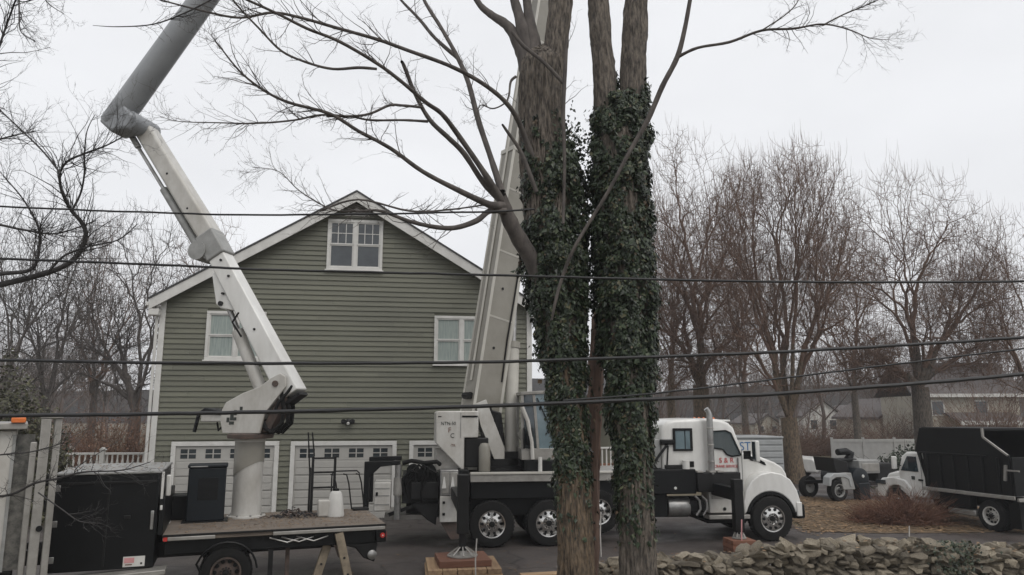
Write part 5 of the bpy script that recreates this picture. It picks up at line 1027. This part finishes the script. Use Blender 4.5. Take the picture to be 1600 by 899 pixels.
# limbs of the left trunk
big = Tubes(); rg = random.Random(21)
limb(big, rg, [(850, 450, 30), (830, 405, 28), (808, 368, 27), (792, 335, 26), (783, 305, 18)], YA - .2, YA - .7, 0, n=12)
limb(big, rg, [(786, 322, 20), (765, 320, 15), (715, 297, 11), (660, 268, 9), (610, 232, 8), (560, 205, 7.5), (515, 178, 7), (450, 160, 6), (410, 140, 5), (375, 112, 4), (345, 75, 2.5), (330, 55, 1.2)], YA - .7, YA - 3.2, 30, .7)
limb(big, rg, [(786, 318, 17), (755, 268, 12), (715, 210, 10), (690, 178, 9), (665, 160, 8), (630, 130, 7.5), (590, 100, 7), (530, 65, 6.5), (480, 45, 6), (430, 20, 5.5), (375, -5, 5), (300, -40, 4)], YA - .7, YA - 3.6, 22, .7)
limb(big, rg, [(782, 312, 16), (755, 285, 12), (725, 240, 11), (700, 215, 10), (672, 188, 9), (650, 150, 8), (632, 105, 7.5), (628, 97, 6)], YA - .7, YA - 1.6, 6, .4)
limb(big, rg, [(784, 300, 15), (768, 250, 12), (748, 190, 11), (732, 130, 10), (715, 90, 9), (690, 45, 8), (665, 5, 7), (650, -30, 6)], YA - .7, YA + .6, 14, .6)
limb(big, rg, [(716, 92, 8), (680, 60, 7), (655, 30, 6), (628, 2, 5), (610, -20, 4)], YA + .2, YA + .9, 6, .5)
limb(big, rg, [(838, 262, 12), (820, 215, 11), (805, 180, 10), (782, 152, 9), (745, 125, 8.5), (700, 102, 8), (640, 80, 7.5), (590, 62, 7), (530, 45, 6.5), (470, 28, 6), (425, 20, 5.5), (375, 28, 5), (320, 18, 4), (250, 0, 3)], YA - .3, YA - 2.8, 26, .7)
limb(big, rg, [(790, 330, 14), (765, 330, 12), (745, 345, 11), (712, 356, 10), (680, 355, 9), (640, 346, 8), (595, 330, 6), (560, 330, 4), (520, 328, 3), (470, 300, 2.2), (435, 268, 1.6), (395, 262, 1)], YA - .75, YA - 1.8, 44, .62)
limb(big, rg, [(668, 190, 6), (630, 188, 5), (580, 188, 4.5), (545, 182, 4), (500, 180, 4), (460, 188, 4), (400, 193, 3.4), (340, 192, 2.6), (280, 190, 1.6), (250, 182, 1)], YA - 1.2, YA - 3, 30, .55)
limb(big, rg, [(660, 168, 6), (628, 165, 5.5), (608, 165, 5), (570, 180, 5), (510, 182, 4.5)], YA - 1.3, YA - 1.9, 6, .4)
limb(big, rg, [(588, 108, 6), (560, 106, 6), (520, 108, 5.5), (480, 98, 5), (440, 80, 4.6), (405, 45, 4), (372, 10, 3.6), (350, -20, 3)], YA - 2.2, YA - 3.2, 12, .5)
limb(big, rg, [(834, 130, 38), (820, 86, 30), (806, 58, 22), (790, 38, 17), (770, 25, 13), (750, 8, 11), (735, -20, 10)], YA, YA + .5, 0, n=10)
limb(big, rg, [(836, 140, 40), (826, 80, 32), (814, 35, 20), (802, -5, 15), (792, -40, 13)], YA, YA + .2, 0, n=10)
limb(big, rg, [(842, 120, 36), (834, 70, 26), (826, 25, 17), (820, -30, 14)], YA - .1, YA + .2, 0, n=10)
limb(big, rg, [(880, 130, 7), (850, 98, 7), (818, 72, 7), (800, 50, 6)], YA - .6, YA - .6, 0)
limb(big, rg, [(880, 350, 6), (882, 250, 7), (880, 180, 8), (882, 130, 8), (886, 60, 6)], YA - .62, YA - .62, 4, .5)
limb(big, rg, [(838, 300, 8), (815, 240, 7), (792, 205, 5), (785, 195, 4)], YA - .6, YA - .8, 0)
limb(big, rg, [(806, 120, 6), (798, 128, 5), (795, 150, 4), (788, 162, 3), (770, 170, 3), (750, 165, 2.2), (745, 190, 1.4)], YA - .5, YA - .7, 10, .3)
limb(big, rg, [(500, 330, 4), (560, 312, 4), (640, 330, 4), (700, 328, 3.5), (760, 320, 3)], YA - 1.6, YA - .9, 20, .45)
own(big.build('limbs', M['branch'], ta), ta)
tb2 = thing('ivy_tree', 'forked ivy covered tree trunk, right of the pair', 'tree', at(990, 960, YB)); tb2.location.z = -.02
own(trunk_mesh('trunk', [(998, 985, 68), (997, 930, 60), (996, 880, 56), (995, 820, 54), (992, 740, 54), (986, 640, 58), (979, 540, 66), (974, 440, 72), (971, 330, 75), (969, 260, 80), (968, 215, 76), (967, 190, 50), (967, 180, 20)], YB, M['bark'], tb2, seed=7), tb2)
own(trunk_mesh('left_stem', [(957, 260, 46), (952, 215, 44), (947, 160, 39), (943, 100, 35), (937, 40, 33), (934, -20, 31), (932, -90, 29)], YB, M['bark'], tb2, n=28, seed=8), tb2)
own(trunk_mesh('right_stem', [(979, 260, 48), (982, 215, 46), (987, 160, 42), (990, 100, 40), (993, 40, 38), (995, -20, 36), (997, -90, 34)], YB, M['bark'], tb2, n=28, seed=9), tb2)
own(ivy_on([(967, 158, 66, .8), (967, 190, 88, 1), (968, 250, 94, 1), (970, 330, 98, 1), (974, 430, 106, 1), (978, 520, 100, 1), (984, 600, 80, 1), (987, 680, 66, .9), (990, 745, 58, .7), (993, 800, 57, .3), (995, 850, 57, .06)], YB, 42000, M['ivy'], tb2, rgn), tb2)
own(ivy_on([(957, 105, 4, 1), (955, 150, 30, 1), (952, 190, 44, 1)], YB, 1500, M['ivy'], tb2, rgn, .065, .05), tb2); own(ivy_on([(994, 112, 14, 1), (992, 150, 40, 1), (990, 190, 50, 1)], YB, 2400, M['ivy'], tb2, rgn, .065, .06), tb2)
b2 = Tubes(); rg = random.Random(31)
limb(b2, rg, [(862, 500, 4), (872, 455, 6), (888, 408, 6), (906, 372, 6), (950, 300, 6), (985, 235, 7), (1012, 188, 9), (1035, 135, 9), (1058, 90, 9), (1070, 45, 8), (1080, -10, 7), (1088, -50, 6)], YB - .62, YB - 1.1, 0)
limb(b2, rg, [(1058, 90, 7), (1090, 75, 6), (1140, 66, 5.5), (1190, 48, 5), (1240, 45, 4.5), (1285, 38, 3.6), (1325, 46, 2.6), (1360, 60, 1.8), (1388, 62, 1)], YB - .95, YB - 1.9, 26, .5)
limb(b2, rg, [(1285, 40, 3.4), (1320, 22, 3), (1350, 10, 2.4), (1390, -8, 1.8)], YB - 1.5, YB - 1.9, 14, .45)
limb(b2, rg, [(1190, 48, 3), (1225, 25, 2.6), (1245, 5, 2), (1255, -20, 1.5)], YB - 1.3, YB - 1.0, 8, .4)
own(b2.build('limbs', M['branch'], tb2), tb2)
sl = thing('slender_trunk', 'slender reddish brown bare trunk standing between the two ivy trunks', 'tree', at(926, 905, 12.6)); sl.location.z = -.02
own(trunk_mesh('trunk', [(922, 940, 26), (924, 880, 22), (926, 800, 21), (927, 700, 21), (930, 620, 23), (934, 540, 24), (936, 495, 20)], 12.6, M['bark_red'], sl, n=24, seed=14, ridge=.07, jag=.2), sl)
# ---------------- bare tree reaching in from the left edge
lt = thing('bare_tree', 'dark curving bare branches reaching in from the left edge of the view', 'tree', (-10.2, 10.6, -.02))
lb_ = Tubes(); rg = random.Random(55)
own(trunk_mesh('trunk', [(-270, 1050, 70), (-260, 800, 62), (-235, 600, 56), (-200, 480, 48), (-160, 420, 30)], 10.6, M['bark'], lt, n=20, seed=3), lt)
limb(lb_, rg, [(-230, 500, 40), (-120, 465, 22), (-40, 452, 15), (10, 443, 12), (75, 426, 11), (110, 410, 10), (128, 388, 9), (134, 365, 8.5), (127, 347, 8), (112, 330, 7), (102, 312, 6), (95, 293, 5.5), (94, 270, 5), (106, 252, 4.5), (133, 240, 4), (165, 228, 3), (192, 214, 2)], 10.6, 9.4, 50, .75)
limb(lb_, rg, [(112, 330, 5), (126, 302, 4), (132, 270, 3.6), (132, 240, 3), (136, 205, 2), (148, 180, 1.2)], 9.7, 9.3, 14, .55)
limb(lb_, rg, [(95, 272, 4), (70, 240, 3.4), (35, 205, 3), (0, 172, 2.6), (-40, 130, 2.4)], 9.6, 10.2, 22, .7)
limb(lb_, rg, [(-60, 436, 10), (0, 428, 9), (50, 420, 7), (62, 380, 5), (58, 350, 4), (35, 310, 3), (5, 275, 2)], 10.4, 9.8, 30, .65)
limb(lb_, rg, [(75, 426, 5), (100, 400, 4), (140, 385, 3.4), (185, 375, 2.6), (215, 350, 1.6)], 9.8, 9.5, 20, .55)
limb(lb_, rg, [(-100, 380, 8), (-30, 350, 6), (40, 360, 4), (90, 365, 3), (150, 345, 2)], 10.6, 10.2, 24, .7)
limb(lb_, rg, [(-160, 330, 12), (-80, 220, 7), (-20, 120, 5), (10, 40, 3.6), (28, -10, 3)], 10.6, 10.0, 34, .85)
limb(lb_, rg, [(-120, 280, 7), (-50, 235, 5), (10, 215, 3), (55, 205, 1.8)], 10.6, 10.1, 20, .6)
limb(lb_, rg, [(30, -30, 3.5), (30, 20, 3), (33, 50, 2.2), (55, 65, 1.4)], 9.8, 9.6, 10, .5)
limb(lb_, rg, [(60, -20, 2.2), (75, 5, 1.8), (100, 22, 1.2)], 9.8, 9.6, 8, .4)
limb(lb_, rg, [(145, 40, 1), (185, 42, 2), (240, 38, 2.6), (290, 20, 3), (330, 0, 3)], 8.2, 8.6, 12, .4)
limb(lb_, rg, [(-230, 640, 30), (-120, 790, 9), (-20, 778, 5), (20, 772, 5), (55, 755, 4.4), (90, 748, 4), (130, 738, 3.4), (190, 735, 2.4), (235, 722, 1.4)], 10.6, 9.2, 20, .45)
limb(lb_, rg, [(-60, 720, 4), (0, 711, 3), (50, 706, 2.6), (100, 692, 1.6)], 9.6, 9.2, 10, .4)
limb(lb_, rg, [(60, 770, 3), (95, 795, 2.6), (125, 815, 2), (160, 818, 1.4)], 9.3, 9.1, 10, .35)
own(lb_.build('limbs', M['branch_dark'], lt), lt)
# ================================================================== STONE WALL
def stone_shape(seed):
    rg = random.Random(seed); import bmesh
    bm = bmesh.new(); bmesh.ops.create_icosphere(bm, subdivisions=2, radius=1)
    for v in bm.verts:
        p = v.co.copy(); e = .42; q = Vector([math.copysign(abs(c) ** e, c) for c in p]); q /= max(1.0, q.length * .82)
        v.co = q * (1 + .5 * mnoise.noise(p * 1.15 + Vector((seed * 3.1, 0, 0))) + .14 * mnoise.noise(p * 3.5 + Vector((seed, 7, 0))))
    me = bpy.data.meshes.new('stone'); bm.to_mesh(me); bm.free(); me.materials.append(M['stone'])
    me.polygons.foreach_set('use_smooth', [True] * len(me.polygons)); me.set_sharp_from_angle(angle=R(24)); return me
stones = [stone_shape(i) for i in range(12)]
sw = thing('stone_wall', 'low dry stone wall of rounded fieldstones along the driveway edge', 'stone wall', (1.2, 12.95, 0), R(1.5))
rg = random.Random(77); nst = 0
def wall_top(x): return float(np.interp(x, [0, .3, 1.3, 2.6, 3.4, 3.8, 5.8, 7.0, 7.4, 11], [.5, .55, .66, .72, .86, .92, .9, .8, .82, .78]))
def put(x, y, z, sx, sy, sz, tilt=.2):
    global nst
    o = link('stone', stones[rg.randrange(12)], sw); o.location = (x, y, z); o.scale = (sx, sy, sz); o.rotation_euler = (rg.gauss(0, tilt), rg.gauss(0, tilt), rg.uniform(0, 6.28) if abs(sx - sy) < .05 else rg.gauss(0, .3) + (3.14 if rg.random() < .5 else 0)); nst += 1
z = .3
for row in range(8):
    x = .9 + rg.random() * .15
    while x < 7.7 and nst < 258:
        w_ = rg.uniform(.06, .17) * rg.choice([.65, .9, 1]); h = rg.uniform(.034, .068); x += w_
        zz = .3 + row * .085
        if zz < wall_top(x) - .02: put(x, rg.gauss(0, .06) - (.02 if row < 3 else 0), zz + rg.gauss(0, .015), w_ * 1.06, rg.uniform(.13, .2), h, .3)
        x += w_ * .93
x = -.1
while x < 8.3 and nst < 300:
    w_ = rg.uniform(.06, .17); x += w_; put(x, rg.uniform(-.05, .25), wall_top(x) - rg.uniform(0, .05), w_, rg.uniform(.12, .18), rg.uniform(.06, .11), .4); x += w_ * .9
rest_v, rest_f, off = [], [], 0
def rest(x, y, z, sx, sy, sz):
    global off
    me = stones[rg.randrange(12)]; v = np.empty(len(me.vertices) * 3, 'f4'); me.vertices.foreach_get('co', v); v = v.reshape(-1, 3) * np.array([sx, sy, sz]); a = rg.uniform(0, 6.28); c, s = math.cos(a), math.sin(a)
    v = np.stack([v[:, 0] * c - v[:, 1] * s, v[:, 0] * s + v[:, 1] * c, v[:, 2]], 1) + np.array([x, y, z]); f = np.array([tuple(p.vertices) for p in me.polygons]); rest_v.append(v); rest_f.append(f + off); off += len(v)
for k in range(520):
    x = rg.uniform(-.1, 9.5); t = wall_top(x); rest(x, rg.uniform(.06, .42) - (.04 if x < .9 or x > 7.6 else 0), rg.uniform(.05, t - .03), rg.uniform(.08, .16), rg.uniform(.08, .15), rg.uniform(.045, .08))
for k in range(70): x = rg.uniform(-.1, 9.5); rest(x, rg.gauss(.02, .05), rg.uniform(.02, .25), rg.uniform(.12, .2), .15, .1)
for k in range(60): x = rg.uniform(8.2, 10.5); rest(x, rg.gauss(.1, .12), rg.uniform(.05, wall_top(x)), rg.uniform(.1, .18), .14, .09)
o = link('rubble', mesh_np('rubble', np.concatenate(rest_v), np.concatenate(rest_f), M['stone']), sw); o['kind'] = 'stuff'
rgn = np.random.default_rng(3); n = 900
px_ = rgn.normal(6.25, .22, n); P = np.stack([px_, rgn.normal(-.1, .1, n), rgn.uniform(.35, .95, n)], 1); N = rgn.normal(scale=.5, size=(n, 3)) + np.array([0, -1, .4]); N /= np.linalg.norm(N, axis=1, keepdims=True)
wv = thing('wall_creeper', 'patch of dark green creeper on the stone wall below the chip truck', 'plant', sw.location, R(1.5)); leaves_mesh('foliage', P, N, .05, rgn, M['rhodo'], wv)
# dry grass and leaves at the wall foot and behind it
tb = Tubes(); rg = random.Random(14)
for k in range(1500):
    x = rg.uniform(1.0, 10); y = 12.95 + rg.choice([rg.uniform(.35, .7), rg.uniform(-.5, -.2)]) + .02 * (x - 1); b0_ = Vector((x, y, 0)); d = Vector((rg.gauss(0, .35), rg.gauss(0, .35), 1)).normalized(); h = rg.uniform(.12, .4); tb.add([b0_, b0_ + d * h * .6, b0_ + d * h + Vector((rg.gauss(0, .05), rg.gauss(0, .05), 0))], [.003, .0025, .001], 3)
o = tb.build('dry_grass', M['brush'], None, 'stuff'); tag(o, 'dry brown grass stems along the foot of the stone wall', 'grass')
# log / stump between the trunks and off-cut planks
st_ = thing('cut_stump', 'low brown cut stump beside the slender trunk', 'stump', (1.78, 13.35, -.02))
MB().lathe([(.34, 0), (.29, .15), (.27, .42)], n=20).build('wood', M['bark_brown'], st_); MB().lathe([(.265, .421), (.26, .43), (.02, .432)], n=20).build('cut_face', M['deckwood'], st_)
bd_ = thing('loose_board', 'pale timber board lying at the foot of the left ivy trunk', 'board', (.75, 14.9, .0), R(12)); MB().bx(-.6, .5, -.12, .12, .0, .07).build('board', M['timber'], bd_, .008)
# survey stakes
for (u, v0, v1, Y, m, lab) in ((744, 842, 905, 14.3, 'palestake', 'thin pale stake in front of the rear outrigger timber'), (938, 800, 872, 16.9, 'palestake', 'thin pale stake right of the slender trunk'), (1158, 812, 862, 17.2, 'pink', 'thin pink stake beside the front outrigger'), (1420, 822, 856, 18.3, 'palestake', 'thin stake behind the stone wall before the chip truck')):
    a = at(u, v0, Y); s = thing('marker_stake', lab, 'stake', (a.x, Y, 0), 0, 'marker stakes along the driveway'); MB().tube([(0, 0, 0), (-.01, 0, a.z * .5), (.012, 0, a.z)], .014, 6).build('stake', M[m], s)
# ================================================================== OVERHEAD CABLES
def cable(label, pts, Y, r):
    q = smooth(pts, 10); pp = []
    for i, (u, v) in enumerate(q): pp.append(at(u, v + .8 * mnoise.noise((u * .03, v * .1, r * 90)), Y))
    o = MB().tube(pp, r, 7).build('overhead_cable', M['cable']); tag(o, label, 'cable', 'overhead cables crossing the view')
cable('topmost thin cable, crossing the roof peak and ending at the left ivy trunk', [(-260, 312), (0, 323), (200, 331), (400, 336), (600, 334), (760, 331), (835, 327)], 9.4, .013)
cable('second cable from the top, crossing below the attic window', [(-260, 390), (0, 404), (200, 412), (400, 421), (600, 426), (800, 431), (1040, 437), (1300, 441), (1600, 440), (1860, 436)], 9.2, .016)
cable('third cable from the top, crossing under the first floor windows', [(-260, 560), (0, 563), (250, 567), (500, 568), (750, 566), (950, 560), (1200, 551), (1400, 540), (1600, 527), (1860, 505)], 9.1, .02)
cable('lowest thick cable, crossing in front of the crane turret', [(-260, 655), (0, 650), (250, 647), (500, 642), (750, 635), (950, 627), (1200, 616), (1400, 602), (1600, 585), (1860, 560)], 9.0, .024)
cable('short rising cable at the right, between the third cable and the lowest one', [(880, 626), (1010, 616), (1150, 600), (1312, 580), (1450, 563), (1600, 545), (1860, 515)], 9.25, .012)
# ================================================================== FAR HOUSES
def far_house(label, loc, yaw, w_, d, h, rise, mw, wins, gable=True, porch_=False):
    t = thing('far_house', label, 'house', loc, yaw)
    if gable:
        MB().prism([(-w_ / 2, 0), (w_ / 2, 0), (w_ / 2, h), (0, h + rise), (-w_ / 2, h)], 0, d).build('wall', mw, t)
        for s in (-1, 1): MB().prism([(0, h + rise + .02), (s * (w_ / 2 + .3), h - rise * .3 / (w_ / 2) * .5), (s * (w_ / 2 + .3), h + .12), (0, h + rise + .2)], -.3, d + .3).build('roof', M['farroof'], t)
    else:
        MB().bx(-w_ / 2, w_ / 2, 0, d, 0, h).build('wall', mw, t)
        MB().prism([(-.4, h), (d / 2, h + rise), (d + .4, h), (d + .4, h + .15), (d / 2, h + rise + .18), (-.4, h + .15)], -w_ / 2 - .4, w_ / 2 + .4, 'x').build('roof', M['farroof'], t)
        MB().bx(-w_ / 2 - .42, w_ / 2 + .42, -.5, -.38, h - .12, h + .14).build('gutter', M['trim'], t)
    for (x, z, a, b_) in wins:
        f_ = MB().bx(x - a / 2 - .1, x + a / 2 + .1, -.06, -.0, z - .1, z + b_ + .1).build('window', M['trim'], t); MB().bx(x - a / 2, x + a / 2, -.075, -.061, z, z + b_).build('pane', M['glass'], f_)
    if porch_:
        MB().prism([(-2.6, 2.35), (0, 3.0), (0, 3.12), (-2.6, 2.47)], -w_ / 2 + 2.0, w_ / 2 - .6, 'x').build('porch_roof', M['farroof'], t); MB().bx(-w_ / 2 + 2.0, w_ / 2 - .6, -2.66, -2.55, 2.2, 2.5).build('porch_fascia', M['trim'], t)
        for x in (-w_ / 2 + 2.1, 0, w_ / 2 - .7): MB().bx(x - .08, x + .08, -2.55, -2.4, 0, 2.2).build('porch_post', M['trim'], t)
    return t
p = ground_at(1512, 58); far_house('beige two storey house with dark roof above the black chip box', (p[0], p[1], 0), R(-6), 7.6, 7, 4.4, 2.6, M['beige'], ((-2.2, 2.95, .8, 1.0), (1.0, 2.95, .8, 1.0)), False, True)
p = ground_at(1285, 92); far_house('small white gabled house seen between the bare trunks, left one', (p[0], p[1], 0), R(4), 5.0, 7, 2.6, 2.0, M['farwhite'], ((-1.2, 1.1, .8, 1.1), (1.2, 1.1, .8, 1.1)))
p = ground_at(1336, 96); far_house('small white gabled house seen between the bare trunks, right one', (p[0], p[1], 0), R(-5), 5.0, 7, 2.2, 1.7, M['farwhite'], ((-1.1, 1.1, .8, 1.1), (1.1, 1.1, .8, 1.1)))
p = ground_at(1198, 100); far_house('pale gabled house far behind the storage container', (p[0], p[1], 0), R(8), 3.6, 7, 1.6, 1.2, M['beige'], ((-.9, .5, .6, .8), (.9, .5, .6, .8)))
p = ground_at(1412, 66); far_house('beige cottage partly hidden behind the broad bare tree', (p[0], p[1], 0), R(12), 5.0, 6, 2.6, 1.6, M['beige'], ((-1.2, 1.2, .8, 1.0), (1.2, 1.2, .8, 1.0)))
fn = thing('white_panel_fence', 'solid white panel fence beyond the wood chipper', 'fence', (17.6, 41.5, 0), R(2))
for k in range(3):
    x = k * 1.75; MB().bx(x + .06, x + 1.69, .0, .05, .1, 1.66).build('panel', M['trim'], fn, .01); MB().bx(x - .06, x + .06, -.04, .08, 0, 1.75).build('post', M['trim'], fn, .01); MB().bx(x + .06, x + 1.69, -.03, -.001, 1.5, 1.6).build('rail', M['trim'], fn)
MB().bx(5.19, 5.31, -.04, .08, 0, 1.75).build('post', M['trim'], fn, .01)
# ================================================================== HAZE: damp air between here and the far woods
hz_ = MB().bx(-430, 430, -60, 345, -3, 40).build('haze', None); hz_['kind'] = 'stuff'; tag(hz_, 'thin damp haze hanging over the whole street', 'haze')
hm = bpy.data.materials.new('haze'); hm.use_nodes = True; ht = hm.node_tree; ht.nodes.remove(ht.nodes['Principled BSDF']); pv = ht.nodes.new('ShaderNodeVolumePrincipled'); pv.inputs['Color'].default_value = (.93, .94, .96, 1); pv.inputs['Density'].default_value = .001; pv.inputs['Anisotropy'].default_value = .2
ht.links.new(pv.outputs[0], ht.nodes['Material Output'].inputs['Volume']); hz_.data.materials.append(hm)

sp = []
for k in range(700):
    x = rnd.uniform(0, 9); q = Matrix.Rotation(R(1.5), 4, 'Z') @ Vector((x, rnd.uniform(-.15, .4), 0)); sp.append((1.2 + q.x, 12.95 + q.y, wall_top(x) + rnd.uniform(-.12, .05)))
rnd.seed(9); o = litter('wall_leaves', sp, M['leaf_bits'], .035); tag(o, 'dead leaves caught among the stones of the wall', 'leaf litter')
